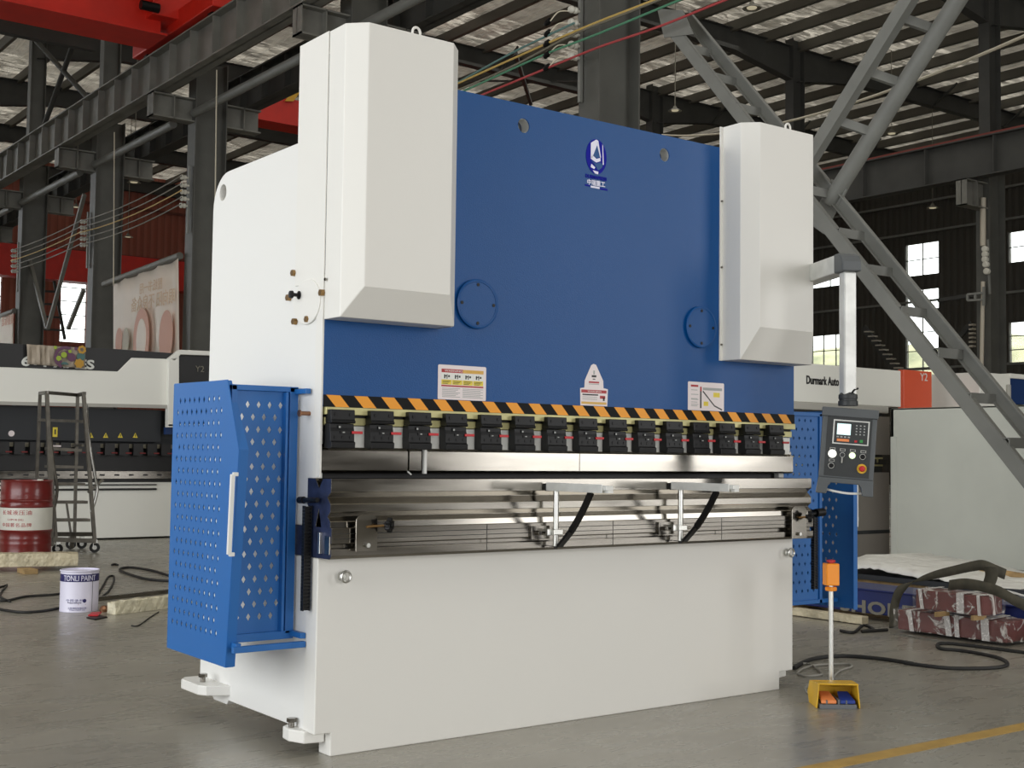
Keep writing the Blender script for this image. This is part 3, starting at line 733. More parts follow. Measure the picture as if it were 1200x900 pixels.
# ram with two lifting holes
mb = MB('blue'); mb.box(2.2255, 4.80, YF, 4.178, 1.268, 2.544); ram = mb.build('ram', PB)
cs = []
for x in (3.130, 3.928):
    k = cylcut((x, 4.14, 2.455), (0,1,0), 0.03, 0.2); k.data.transform(Matrix.Translation(-ORGPB)); cs.append(k)
ram.parent = None; cut(ram, cs); ram.parent = PB
md = ram.modifiers.new('Bevel', 'BEVEL'); md.width = 0.002; md.segments = 2; md.limit_method = 'ANGLE'
for x in (3.130, 3.928):
    mb = MB('steel_dark'); n = 32
    mb.lathe((x, 4.12, 2.455), [(0.0298,0.004),(0.0298,0.05),(0.0285,0.05),(0.0285,0.004),(0.0298,0.004)], axis=(0,1,0), m='alu'); mb.build('hole_liner', ram)
    # ORG of ram is PB's
# wiper plate behind the ram so the holes look into the frame
mb = MB('alu'); mb.box(2.3, 4.7, 4.19, 4.2, 2.3, 2.52); mb.build('backing_sheet', PB)
# cylinder covers
def cover(x0, x1, zt, zb, side, big):
    mb = MB('white'); yb = YF-0.0005 if True else 0; c = 0.063; ym, yf = 4.0, 3.937
    top = [(x0,yb,zt),(x0,ym,zt),(x0+c,yf,zt),(x1-c,yf,zt),(x1,ym,zt),(x1,yb,zt)]
    zs = 1.695
    bot = [(x0,yb,zb),(x0,ym,zb),(x1,ym,zb),(x1,yb,zb)]
    v = [mb.bm.verts.new(p) for p in top]; b = [mb.bm.verts.new(p) for p in bot]
    l1 = mb.bm.verts.new((x0+c, yf, zs)); r1 = mb.bm.verts.new((x1-c, yf, zs))
    mb.face(v[::-1]); mb.face(b)
    mb.face([v[0], v[1], b[1], b[0]]); mb.face([v[1], v[2], l1, b[1]]); mb.face([v[2], v[3], r1, l1]); mb.face([l1, r1, b[2], b[1]])
    mb.face([v[3], v[4], b[2], r1]); mb.face([v[4], v[5], b[3], b[2]]); mb.face([v[5], v[0], b[0], b[3]])
    o = mb.build('cylinder_cover', PB, bevel=0.003)
    # wrap over the side of the frame
    if side < 0:
        w = MB('white'); w.prism([(x0-.0045,4.117,zt),(x0-.0045,4.345,zt),(x0-.0045,4.345,1.729),(x0-.0045,4.117,1.722)], (0.004,0,0)); w.box(x0-.004, x0+.03, 4.32, 4.345, 2.284, zt); w.box(x0, x1-.02, 4.118, 4.345, zt-.003, zt); w.build('side_flange', o)
        w = MB('white'); w.box(x1-.012, x1+.004, 4.02, 4.117, zb, zt-0.006); w.build('side_flange', o)
    else:
        w = MB('white'); w.box(x0-0.016, x0, 4.112, 4.1175, zb, zt); w.box(x1, x1+.01, 4.04, 4.3, zb+.1, zt); w.build('side_flange', o)
        for z in (2.29, 1.98, 1.62):
            w = MB('steel_dark'); w.cyl((x0-.008, 4.112, z), (x0-.008, 4.106, z), 0.005, n=8); w.build('screw', o)
    w = MB('white'); cx = (x0+x1)/2+0.03; cy = 3.96
    ring = [Vector((cx+0.017*math.cos(a), cy, zt+0.012+0.02*math.sin(a))) for a in [math.pi*k/10-0.3 for k in range(13)]]
    w.tube(ring, 0.005, n=8); w.build('lifting_eye', o)
    return o
cover(2.222, 2.718, 2.657, 1.585, -1, 1)
cover(4.295, 4.790, 2.641, 1.546, 1, 0)
# small fixing on the left cover's flange
mb = MB('steel_dark'); mb.cyl((XL-.001, 4.10, 1.73), (XL-.006, 4.10, 1.73), 0.006, n=10); mb.build('screw', PB)
# round cover plates on the ram
for (x, z, r) in ((2.902, 1.696, 0.099), (4.154, 1.692, 0.096)):
    mb = MB('blue'); mb.lathe((x, YF-0.0005, z), [(r,0),(r,0.012),(r-.004,0.014),(r-.01,0.014),(r-.012,0.012),(0,0.012)], n=48, axis=(0,-1,0)); o = mb.build('round_cover', PB)
    for a in (0, 90, 180, 270):
        q = Vector((x+(r-.022)*math.cos(R(a)), YF-0.0125, z+(r-.022)*math.sin(R(a)))); mb = MB('black'); mb.cyl(q, q-Vector((0,0.002,0)), 0.007, n=12); mb.build('screw', o)
# bolts and pivot plate on the left side
mb = MB('white'); c = Vector((XL+.003, 4.235, 1.655)); 
mb.prism([(XL+.003, 4.24+.105*math.cos(a*math.pi/16), 1.66+.085*math.sin(a*math.pi/16)) for a in range(32)], (-0.008,0,0)); mb.build('pivot_plate', PB, bevel=0.002)
for (y, z) in ((4.39,1.689),(4.125,1.683),(4.336,1.593),(4.233,1.594),(4.352,1.78)):
    mb = MB('brass'); mb.cyl((XL+.006, y, z), (XL-.012, y, z), 0.013, n=6); mb.build('hex_bolt', PB)
mb = MB('black'); mb.lathe((XL+.0, 4.299, 1.69), [(0.016,0),(0.016,0.008),(0.007,0.012),(0.007,0.03),(0.015,0.034),(0.014,0.044),(0,0.046)], n=16, axis=(-1,0,0)); mb.build('pull_knob', PB)
mb = MB('copper'); mb.cyl((XL+.004, 4.211, 1.242), (XL-.035, 4.211, 1.242), 0.008, n=12); mb.cyl((XL-.035, 4.211, 1.242), (XL-.042, 4.211, 1.242), 0.012, n=12); mb.build('grease_nipple', PB)
# eyebolts
for x in (2.316, 4.743):
    c = Vector((x, YF-0.03, 0.648)); mb = MB('zinc')
    mb.cyl((x, YF+.002, .648), (x, YF-.012, .648), 0.016, n=16)
    mb.tube([c+Vector((0.019*math.cos(t), -0.004, 0.019*math.sin(t))) for t in [2*math.pi*k/20 for k in range(21)]], 0.005, n=8, cap=False); mb.build('eyebolt', PB)
# hazard strip
mb = MB('tape_black'); mb.box(2.226, 4.80, YF-0.004, YF-0.0003, 1.266, 1.310); o = mb.build('hazard_tape', PB)
mb = MB('orange'); x = 2.236
while x < 4.76:
    w_ = 0.057; pts = [(x, 0, 1.3095),(min(x+w_,4.798),0,1.3095),(min(x+w_+.04,4.799),0,1.2665),(x+.04,0,1.2665)]
    mb.prism([(a, YF-.0042, c) for a, b, c in pts], (0,-.0006,0)); x += 0.11645
s_ = mb.build('orange_stripes', o)
# intermediate clamping plates
mb = MB('rail_yellow'); mb.box(2.232, 4.797, 4.105, 4.175, 1.238, 1.2655); mb.build('upper_rail', PB, bevel=0.002)
mb = MB('rail_yellow'); mb.box(2.236, 4.79, 4.122, 4.175, 1.200, 1.228); mb.build('lower_rail', PB, bevel=0.002)
mb = MB('seam'); mb.box(2.24, 4.79, 4.13, 4.17, 1.228, 1.238); mb.build('rail_gap', PB)
mb = MB('alu'); mb.box(2.27, 4.78, 4.125, 4.165, 1.118, 1.198); mb.build('wedge_bar', PB, bevel=0.002)
# 15 punch clamps
def clamp(x):
    o = MB('clamp_black'); w = 0.050; yf = 4.078
    o.prism([(x-w,yf+.002,1.256),(x-w,4.105,1.256),(x-w,4.118,1.248),(x-w,4.118,1.206),(x-w,yf-.004,1.206),(x-w,yf-.007,1.214),(x-w,yf-.001,1.219)], (2*w,0,0))
    w2 = 0.052
    o.prism([(x-w2,yf+.004,1.205),(x-w2,4.122,1.205),(x-w2,4.122,1.118),(x-w2,4.085,1.113),(x-w2,yf-.008,1.116),(x-w2,yf-.010,1.136),(x-w2,yf-.002,1.141),(x-w2,yf-.001,1.176),(x-w2,yf+.003,1.19)], (2*w2-.004,0,0))
    c = o.build('punch_clamp', PB, bevel=0.002)
    def recess(*b):
        s = MB('black'); s.box(*b); s.build('recess', c)
    for dx in (-.030, .032):
        s = MB('black'); s.cyl((x+dx, yf+.004, 1.238), (x+dx, yf-.0015, 1.238), 0.0068, n=10); s.build('screw', c)
    for dx in (-.032, .0, .032):
        s = MB('black'); s.cyl((x+dx, yf+.004, 1.155), (x+dx, yf-.0035, 1.155), 0.0062, n=10); s.build('screw', c)
    recess(x-.02, x+.02, yf-.001, yf+.004, 1.188, 1.199); recess(x-.012, x+.03, yf-.004, yf+.002, 1.168, 1.178)
    s = MB('sticker_grey'); s.box(x-.018, x-.011, yf-.003, yf+.004, 1.189, 1.196); s.box(x-.003, x+.005, yf-.006, yf, 1.171, 1.175); s.build('slot_pin', c)
    s = MB('red'); s.box(x+.034, x+.078, yf-.010, yf-.004, 1.168, 1.178); s.build('release_lever', c, bevel=0.0015)
for k in range(15): clamp(2.288+0.1675*k)
# punch segments
def punch(x0, x1, zb=1.022, m_='steel'):
    mb = MB(m_); y = 4.135
    pr = [(y+.012,1.13),(y+.05,1.13),(y+.05,1.10),(y+.05,1.07),(y+.03,zb),(y+.024,zb-.0),(y+.006,zb+.004),(y,zb+.012),(y,1.108),(y+.012,1.115)]
    mb.prism([(x0, a, b) for a, b in pr], (x1-x0,0,0)); return mb.build('punch_segment', PB, bevel=0.001, seg=1)
punch(2.232, 2.606, m_='steel'); punch(2.612, 2.668, m_='steel'); punch(2.69, 3.46, m_='steel'); punch(3.4615, 4.815)
mb = MB('handle_white'); mb.box(2.674, 2.685, 4.125, 4.14, 1.022, 1.12); mb.build('segment_spacer', PB); mb = MB('handle_white'); mb.bar((2.602,4.13,1.03), (2.618,4.13,1.018), .006, .004); mb.build('segment_spacer', PB)
mb = MB('black'); mb.box(2.26, 4.78, 4.20, 4.21, 0.96, 1.21); mb.build('backing_sheet', PB)  # black sheet added to darken the gap between punches and die
# white block at the left end of the punches
mb = MB('white'); mb.box(2.2175, 2.232, 4.14, 4.169, 1.006, 1.205); mb.build('end_guide', PB)
# four-way die block with V grooves on each face
yd0, yd1, zd0, zd1 = 4.030, 4.205, 0.829, 1.004
def vg(pts_y, z): return None
prof = [(yd0, zd1),(yd0, zd1-.047),(yd0+.026, zd1-.066),(yd0+.002, zd1-.09),(yd0+.002, zd1-.118),(yd0+.022, zd1-.135),(yd0+.002, zd1-.152),(yd0, zd0),
        (yd0+.065, zd0),(yd0+.087, zd0+.07),(yd0+.11, zd0),
        (yd1, zd0),(yd1, zd0+.04),(yd1-.018, zd0+.06),(yd1, zd0+.08),(yd1, zd1),(yd0+.118, zd1),(yd0+.087, zd1-.036),(yd0+.058, zd1)]
XD0, XD1 = 2.2175, 4.825
mb = MB('steel'); mb.prism([(XD0, a, b) for a, b in prof], (XD1-XD0,0,0)); o = mb.build('die_block', PB, bevel=0.0012, seg=1)
e = MB('oiled_steel'); e.prism([(XD0-.0008, a, b) for a, b in prof], (0.0007,0,0)); e.build('end_face', o)
# bed rail with a clamping slot
mb = MB('steel_dark')
pr = [(4.020,0.829),(4.020,0.774),(4.026,0.772),(4.04,0.770),(4.04,0.756),(4.020,0.754),(4.020,0.728),(4.03,0.718),(4.345,0.718),(4.345,0.829)]
mb.prism([(XD0, a, b) for a, b in pr], (XD1-XD0,0,0)); rail = mb.build('bed_rail', PB, bevel=0.0012, seg=1)
e = MB('oiled_steel'); e.prism([(XD0-.001, a, b) for a, b in pr], (0.0007,0,0)); e.build('end_face', rail)
e = MB('seam'); 
for z in (0.8085, 0.790): e.box(XD0+.01, XD1-.01, 4.0192, 4.021, z-.0012, z+.0012)
for x in (2.9, 3.55, 4.2): e.box(x-.0012, x+.0012, 4.0192, 4.021, 0.728, 0.829)
e.build('seam_line', rail)
mb = MB('zinc'); mb.box(XD0-.012, XD0, 4.085, 4.10, 0.735, 0.812); mb.build('end_stop', PB, bevel=0.001); mb = MB('steel'); mb.box(XD0-.006, XD0, 4.022, 4.06, 0.735, 0.80); mb.build('end_stop', PB, bevel=0.001)
# end plates with knobs
def end_plate(x, z0, z1, kx, w=0.094):
    mb = MB('steel'); c = 0.016; y = 3.995
    mb.prism([(x,y,z0),(x+w,y,z0),(x+w,y,z1-c),(x+w-c,y,z1),(x+c,y,z1),(x,y,z1-c)], (0,0.007,0)); mb.box(x+.02, x+w-.02, y+.006, 4.021, z0+.02, z1-.04); o = mb.build('end_plate', PB, bevel=0.001)
    b = MB('brass'); b.tube([(x+.045, y-.002, (z1+z0)/2+.022), (kx-.005, y-.035, (z1+z0)/2+.028)], 0.0045, n=8); b.build('threaded_rod', o)
    b = MB('black'); cc = Vector((kx, y-.04, (z1+z0)/2+.028)); n_ = 36
    ax = Vector((0.6,-0.8,0)).normalized(); sx = Vector((0,0,1)); sy = ax.cross(sx)
    ring = [cc+ax*0+(0.024+0.0045*math.cos(6*t))*(math.cos(t)*sx+math.sin(t)*sy) for t in [2*math.pi*k/n_ for k in range(n_)]]
    b.prism([p-ax*0.008 for p in ring], ax*0.018); b.cyl(cc-ax*0.02, cc+ax*0.016, 0.01, n=14); b.build('star_knob', o, bevel=0.002)
    b = MB('zinc'); q = Vector((x+.045, y-.001, z0+.022)); b.cyl(q, q-Vector((0,.012,0)), 0.009, n=6); b.build('hex_bolt', o)
xk = lambda px, py, y: U(px, py, Y=y).x
end_plate(xk(417,625,3.997), 0.745, U(430,603,Y=3.997).z, xk(455,614,3.962), w=xk(442,625,3.997)-xk(417,625,3.997))
end_plate(xk(928,618,3.997), 0.722, U(935,593,Y=3.997).z, xk(951,603,3.962)-.02, w=xk(945,618,3.997)-xk(928,618,3.997))
# front support arms
def support_arm(px):
    x = U(px, 612, Y=3.985).x; o0_ = Vector((0,-.045,0))
    o = MB('alu'); o.box(x-.018, x+.018, 3.655, 4.01, 0.968, 0.985); o.box(x-.024, x-.018, 3.675, 4.015, 0.957, 0.990); o.box(x-.008, x+.018, 3.655, 4.005, 0.957, 0.968)
    a = o.build('support_arm', PB, bevel=0.001)
    b = MB('box_dark'); b.box(x-.02, x+.012, 4.01, 4.028, 0.955, 0.985); b.build('end_cap', a)
    b = MB('zinc'); b.cyl((x, 3.98, 0.735), (x, 3.98, 0.958), 0.0115, n=16); b.build('post', a)
    b = MB('black'); b.cyl((x, 3.98, 0.726), (x, 3.98, 0.735), 0.008, n=10); b.box(x-.012, x+.004, 3.955, 4.01, 0.734, 0.737); b.build('foot_cap', a)
    b = MB('black'); pts = smoothcurve([(x, 3.955, 0.738), (x, 3.885, 0.80), (x, 3.817, 0.88), (x, 3.765, 0.957)], 5)
    for i in range(len(pts)-1): b.bar(pts[i], pts[i+1]+(pts[i+1]-pts[i])*0.1, 0.012, 0.026, up=(0,-0.8,0.6))
    b.build('curved_brace', a)
    b = MB('zinc'); b.box(x-.022, x+.024, 3.963, 3.997, 0.782, 0.804); b.box(x-.045, x-.02, 3.975, 4.019, 0.78, 0.806); b.build('clamp_block', a, bevel=0.002)
    b = MB('steel_dark'); b.box(x-.10, x+.03, 4.009, 4.0205, 0.764, 0.818); b.cyl((x-.07,4.009,.79),(x-.07,3.991,.79),.009,n=10); b.cyl((x-.04,4.009,.79),(x-.04,3.985,.79),.007,n=10); b.cyl((x+.02,3.98,.792),(x+.05,3.97,.792),.006,n=10); b.build('slide_plate', a, bevel=0.001)
support_arm(650.5); support_arm(796.5)
# cable chains
def chain(x, y, z0, z1, n):
    mb = MB('black'); h = (z1-z0)/n; mb.box(x-.009, x+.009, y-.003, y+.003, z0+.01, z1-.01)
    for i in range(n):
        z = z0+i*h; mb.box(x-.011, x+.011, y-.008, y+.008, z+.15*h, z+.75*h); mb.box(x-.015, x-.011, y-.01, y+.01, z, z+h*.95); mb.box(x+.011, x+.015, y-.01, y+.01, z, z+h*.95)
    return mb.build('cable_chain', PB)
cy_ = U(359,650,X=2.195).y; chain(2.195, cy_, 0.525, 0.905, 30)
chain(4.955, 4.12, 0.46, 0.85, 30)
mb = MB('black'); mb.cyl(U(351,586,X=2.2), U(372,586,X=2.2), 0.009, n=14); mb.cyl(U(351,586,X=2.2), U(356,586,X=2.2), 0.013, n=14); mb.build('chain_bracket', PB)
mb = MB('black'); mb.cyl(U(948,603,Y=4.1), U(964,600,Y=4.1), 0.009, n=14); mb.cyl(U(956,601,Y=4.1), U(965,600,Y=4.1), 0.02, n=14); mb.build('chain_bracket', PB)
mb = MB('white'); mb.box(XL-.012, XL-.007, 4.375, 4.39, 0.765, 0.785); mb.build('switch_tab', PB)

# stickers on the ram
def sticker(pts, y=YF-0.0006, mt='sticker', name='warning_sticker', rr=0.004):
    mb = MB(mt); mb.prism([(a, y, b) for a, b in pts], (0,-0.0008,0)); return mb.build(name, PB)
def srect(mb, x0, x1, z0, z1, m_, y=YF-0.0014): mb.box(x0, x1, y-.0003, y, z0, z1, m_)
ux, uz = Vector((1,0,0)), Vector((0,0,1))
s1 = sticker([(2.728,1.3115),(2.952,1.3115),(2.955,1.315),(2.955,1.443),(2.951,1.447),(2.729,1.447),(2.725,1.443),(2.725,1.315)])
mb = MB('sticker_red')
srect(mb, 2.741, 2.842, 1.417, 1.431, 'sticker_red'); srect(mb, 2.842, 2.942, 1.417, 1.431, 'sticker_gold')
for i in range(4):
    a = 2.741+i*.0505; srect(mb, a, a+.048, 1.390, 1.415, 'letter_white'); srect(mb, a, a+.048, 1.370, 1.389, 'sticker_yellow')
    for j, (dx, dz, w_, h_) in enumerate(((.012,.004,.006,.015),(.024,.003,.004,.017),(.031,.009,.008,.008),(.016,.012,.01,.004))):
        srect(mb, a+dx, a+dx+w_, 1.390+dz, 1.390+dz+h_, 'letter_black', YF-.0018)
    for j in range(3): srect(mb, a+.005, a+.042-.006*j, 1.383-.005*j, 1.385-.005*j, 'letter_black', YF-.0018)
srect(mb, 2.741, 2.942, 1.362, 1.368, 'sticker_red')
for j in range(7):
    srect(mb, 2.745, 2.83-.01*(j%3), 1.354-.0055*j, 1.3565-.0055*j, 'sticker_grey'); srect(mb, 2.842, 2.94-.012*(j%2), 1.354-.0055*j, 1.3565-.0055*j, 'sticker_grey')
text_mb(mb, 'WARNING', (2.755,YF-.0017,1.4205), ux, uz, 0.011, 'letter_white', .0002, sx=1.6)
text_mb(mb, 'CAUTION', (2.862,YF-.0017,1.4205), ux, uz, 0.011, 'crane_yellow', .0002, sx=1.3); mb.build('print', s1)
s2 = sticker([(3.447,1.3115),(3.597,1.3115),(3.600,1.385),(3.575,1.389),(3.573,1.42),(3.532,1.487),(3.518,1.490),(3.505,1.484),(3.47,1.418),(3.468,1.387),(3.445,1.384)])
mb = MB('sticker_red'); srect(mb, 3.451, 3.592, 1.366, 1.379, 'sticker_red'); srect(mb, 3.452, 3.592, 1.318, 1.328, 'sticker_gold'); srect(mb, 3.458, 3.545, 1.355, 1.361, 'letter_black')
for j in range(3): srect(mb, 3.458, 3.54, 1.336+.006*j, 1.338+.006*j, 'sticker_grey')
text_mb(mb, 'WARNING', (3.485,YF-.0017,1.3695), ux, uz, 0.009, 'letter_white', .0002, sx=1.8)
srect(mb, 3.555, 3.585, 1.343, 1.356, 'sticker_red'); srect(mb, 3.572, 3.582, 1.334, 1.350, 'letter_black'); srect(mb, 3.517, 3.525, 1.445, 1.462, 'sticker_grey')
srect(mb, 3.508, 3.534, 1.433, 1.442, 'letter_black'); srect(mb, 3.514, 3.528, 1.423, 1.427, 'letter_black'); srect(mb, 3.492, 3.55, 1.408, 1.415, 'sticker_red'); srect(mb, 3.492, 3.55, 1.402, 1.405, 'sticker_grey'); mb.build('print', s2)
s3 = sticker([(4.083,1.3115),(4.311,1.3115),(4.313,1.315),(4.313,1.437),(4.309,1.441),(4.084,1.441),(4.080,1.437),(4.08,1.315)])
mb = MB('letter_black'); srect(mb, 4.157, 4.166, 1.322, 1.40, 'letter_black'); srect(mb, 4.157, 4.167, 1.40, 1.42, 'sticker_red'); srect(mb, 4.098, 4.145, 1.418, 1.427, 'sticker_red')
srect(mb, 4.175, 4.30, 1.405, 1.417, 'sticker_grey'); srect(mb, 4.243, 4.285, 1.375, 1.396, 'sticker_yellow'); srect(mb, 4.18, 4.21, 1.333, 1.353, 'sticker_yellow')
for j, z in enumerate((1.405,1.385,1.366,1.362,1.35,1.34,1.333)): srect(mb, 4.10, 4.14+.006*(j%2), z-.003, z, 'sticker_grey')
mb.bar((4.175,YF-.0017,1.40), (4.25,YF-.0017,1.335), .0004, .006, 'letter_black', up=(0,0,1)); mb.bar((4.25,YF-.0017,1.335), (4.30,YF-.0017,1.318), .0004, .006, 'letter_black', up=(0,0,1)); mb.build('print', s3)
# maker's badge: blue oval with a white pointed letter, three lines under it
lx, lz = 3.523, 2.385
bd = MB('logo_blue'); n = 40
bd.prism([(lx+.058*math.cos(2*math.pi*k/n), YF-.0006, lz+.076*math.sin(2*math.pi*k/n)) for k in range(n)], (0,-.001,0)); bdg = bd.build('badge', PB)
mb = MB('logo_white'); y = YF-.0018
mb.prism([(lx-.032,y,lz+.055),(lx-.002,y,lz+.074),(lx+.010,y,lz+.07),(lx+.004,y,lz+.05),(lx-.022,y,lz-.005),(lx-.032,y,lz-.012)], (0,-.0005,0))
mb.prism([(lx+.010,y,lz+.07),(lx+.003,y,lz+.052),(lx+.021,y,lz+.0),(lx+.026,y,lz-.003)], (0,-.0005,0))
mb.prism([(lx-.034,y,lz-.012),(lx-.022,y,lz-.018),(lx+.0,y,lz-.026),(lx+.024,y,lz-.016),(lx+.022,y,lz-.002),(lx,y,lz-.010),(lx-.02,y,lz+.002)], (0,-.0005,0))
mb.prism([(lx-.028,y,lz-.035),(lx-.006,y,lz-.048),(lx-.012,y,lz-.056),(lx-.032,y,lz-.05)], (0,-.0005,0)); mb.prism([(lx-.02,y,lz-.062),(lx+.012,y,lz-.064),(lx+.010,y,lz-.076),(lx-.008,y,lz-.074)], (0,-.0005,0))
mb.prism([(lx+.033,y,lz+.058),(lx+.037,y,lz+.052),(lx+.042,y,lz-.03),(lx+.036,y,lz-.03)], (0,-.0005,0)); mb.build('badge_letter', bdg)
mb = MB('blue'); mb.prism([(lx+.002,y-.0006,lz+.048),(lx+.019,y-.0006,lz+.0),(lx+.0,y-.0006,lz-.008),(lx-.019,y-.0006,lz+.002)], (0,-.0003,0))
mb.prism([(lx-.034,y-.0006,lz-.02),(lx-.012,y-.0006,lz-.034),(lx+.01,y-.0006,lz-.06),(lx+.03,y-.0006,lz-.045),(lx+.038,y-.0006,lz-.03),(lx+.02,y-.0006,lz-.022),(lx,y-.0006,lz-.03)], (0,-.0003,0)); mb.build('badge_gap', bdg)
mb = MB('logo_blue'); text_mb(mb, 'DURMAPRESS', (lx,YF-.0014,lz-.098), ux, uz, 0.021, 'logo_blue', .0006, 'CENTER', sx=0.95, bold=.0008)
text_mb(mb, '中瑞重工', (lx,YF-.0014,lz-.125), ux, uz, 0.026, 'logo_white', .0006, 'CENTER', sx=1.0, bold=.0005)
mb.box(lx-.062, lx-.034, YF-.0016, YF-.0006, lz-.135, lz-.128); mb.box(lx+.022, lx+.066, YF-.0016, YF-.0006, lz-.140, lz-.132); mb.box(lx-.03, lx+.02, YF-.0018, YF-.0006, lz-.138, lz-.130, 'logo_white'); mb.build('badge_lettering', bdg)

# ---------------- perforated guards
def perforated(mb, O, a, b, nu_h, nv_h, u0, v0, pu, pv, hw, hh, wu, wv, outline=None):
    """sheet spanned by a (width wu) and b (height wv) with staggered diamond holes; optional outline test"""
    O, a, b = Vector(O), Vector(a), Vector(b)
    P = lambda u, v: O+a*u+b*v
    def quad(x0, x1, y0, y1):
        if x1-x0 > 1e-5 and y1-y0 > 1e-5: mb.poly([P(x0,y0), P(x1,y0), P(x1,y1), P(x0,y1)])
    quad(0, wu, 0, v0)
    for j in range(nv_h):
        y0 = v0+j*pv; y1 = y0+pv; sh = pu/2 if j % 2 else 0; n = nu_h-(j % 2)
        xa = u0+sh; xb = xa+n*pu
        quad(0, xa, y0, y1); quad(xb, wu, y0, y1)
        for i in range(n):
            x0 = xa+i*pu; x1 = x0+pu; cx, cy = (x0+x1)/2, (y0+y1)/2
            D = [P(cx-hw,cy), P(cx,cy-hh), P(cx+hw,cy), P(cx,cy+hh)]
            L, B, Rr, T = P(x0,cy), P(cx,y0), P(x1,cy), P(cx,y1)
            for q in ([L, P(x0,y0), B, D[1], D[0]], [B, P(x1,y0), Rr, D[2], D[1]], [Rr, P(x1,y1), T, D[3], D[2]], [T, P(x0,y1), L, D[0], D[3]]): mb.poly(q)
    quad(0, wu, v0+nv_h*pv, wv)
# left guard
LG = MB('guard_blue')
X0 = 1.93; Ya, Yb = 4.19, 4.79; Zb, Zt = 0.335, 1.36
# outer leaf: perforated part and slanted top corner
perforated(LG, (X0, 4.29, 0.335), (0,1,0), (0,0,1), 10, 20, 0.025, 0.085, 0.045, 0.0447, 0.008, 0.0135, 0.50, 1.023)
LG.poly([(X0,4.25,.333),(X0,4.29,.335),(X0,4.29,1.358),(X0,4.18,1.105)])
LG.prism([(X0,4.18,1.105),(X0,4.335,1.355),(X0+.035,4.335,1.355),(X0+.035,4.18,1.105)], (0,.001,.002))
LG.poly([(X0,4.25,.333),(X0,4.18,1.105),(X0+.035,4.18,1.105),(X0+.035,4.25,.333)])
LG.poly([(X0,4.335,1.356),(X0,4.79,1.36),(X0+.03,4.79,1.36),(X0+.03,4.335,1.356)])
LG.poly([(X0,4.25,.333),(X0,4.79,.335),(X0+.03,4.79,.335),(X0+.03,4.25,.333)])
lg = LG.build('side_guard', PB, solid=0.003)
mb = MB('handle_white'); p0, p1 = Vector((X0-.018, 4.19, 1.018)), Vector((X0-.018, 4.205, 0.735))
mb.bar(p0, p1, 0.012, 0.016); mb.bar(p0, p0+Vector((.02,0,0)), .012, .014); mb.bar(p1, p1+Vector((.02,0,0)), .012, .014); mb.build('handle', lg, bevel=0.002)
LP = MB('guard_blue'); perforated(LP, (1.95, 4.30, 0.43), (1,0,0), (0,0,1), 5, 18, 0.02, 0.045, 0.044, 0.0455, 0.0085, 0.0145, 0.255, 0.905); lp = LP.build('guard_panel', lg, solid=0.003)
mb = MB('guard_blue')
mb.box(1.945, 2.212, 4.285, 4.305, 1.322, 1.342); mb.box(2.178, 2.212, 4.285, 4.305, 0.43, 1.34); mb.box(1.945, 2.212, 4.285, 4.305, 0.41, 0.44)
mb.box(1.945, 1.965, 4.285, 4.305, 0.41, 1.34)
mb.box(2.195, 2.216, 4.195, 4.30, 1.315, 1.334); mb.box(2.195, 2.216, 4.195, 4.30, 0.42, 0.44)
mb.box(1.933, 2.216, 4.192, 4.212, 0.388, 0.41); mb.box(1.945, 1.965, 4.2, 4.75, 0.40, 0.42); mb.box(1.945, 1.965, 4.3, 4.75, 1.32, 1.34)
mb.box(2.155, 2.165, 4.27, 4.30, 0.44, 1.32)
mb.build('guard_frame', lg, bevel=0.0015)
# right guard
X1 = 5.36
RG = MB('guard_blue'); perforated(RG, (X1, 4.26, 0.33), (0,1,0), (0,0,1), 10, 20, 0.03, 0.085, 0.045, 0.0447, 0.008, 0.0135, 0.53, 1.02)
RG.poly([(X1,4.18,.33),(X1,4.26,.33),(X1,4.26,1.35),(X1,4.18,1.10)]); RG.poly([(X1,4.18,.33),(X1,4.18,1.10),(X1-.03,4.18,1.10),(X1-.03,4.18,.33)])
rg = RG.build('side_guard', PB, solid=0.003)
RP = MB('guard_blue'); perforated(RP, (4.80, 4.30, 0.36), (1,0,0), (0,0,1), 6, 20, 0.12, 0.045, 0.044, 0.0455, 0.0075, 0.011, 0.42, 0.97); RP.build('guard_panel', rg, solid=0.003)
mb = MB('guard_blue'); mb.box(4.795, 5.345, 4.29, 4.31, 1.315, 1.335); mb.box(4.795, 5.345, 4.29, 4.31, 0.36, 0.38); mb.box(5.20, 5.22, 4.29, 4.31, 0.36, 1.33); mb.build('guard_frame', rg, bevel=0.0015)
mb = MB('handle_white'); mb.bar((X1+.02, 4.2, 0.98), (X1+.02, 4.2, 0.75), 0.014, 0.014); mb.box(X1, X1+.025, 4.19, 4.21, 0.78, 0.80); mb.build('handle', rg)
# ---------------- control pendant
pv = Vector((4.66, 3.625, 0))
arm_z = U(1000, 308, Y=pv.y).z
a0 = U(988, 310, Y=3.66); a1 = Vector((4.84, 4.1, a0.z+0.005))
dr = (a0-a1).normalized()
mb = MB('alu'); mb.bar(a1-dr*0.25, a0, 0.085, 0.082); arm = mb.build('pendant_arm', PB, bevel=0.006)
mb = MB('white'); mb.box(4.79, 5.0, 4.26, 4.42, 1.9, 2.14); mb.build('arm_mount', PB)
c0 = U(1003, 316, Y=3.61)
sx = Vector((dr.x, dr.y, 0)).normalized(); sy = sx.cross(Vector((0,0,1)))
mb = MB('box_grey'); q = a0
pts = [q+Vector((0,0,.043)), q+sx*.045+Vector((0,0,.043)), q+sx*.08+Vector((0,0,.028)), q+sx*.098+Vector((0,0,.0)), q+sx*.10+Vector((0,0,-.043)), q+sx*.0+Vector((0,0,-.043))]
mb.prism([p-sy*.045 for p in pts], sy*.09); mb.build('elbow', arm, bevel=0.006)
cp = q+sx*.052
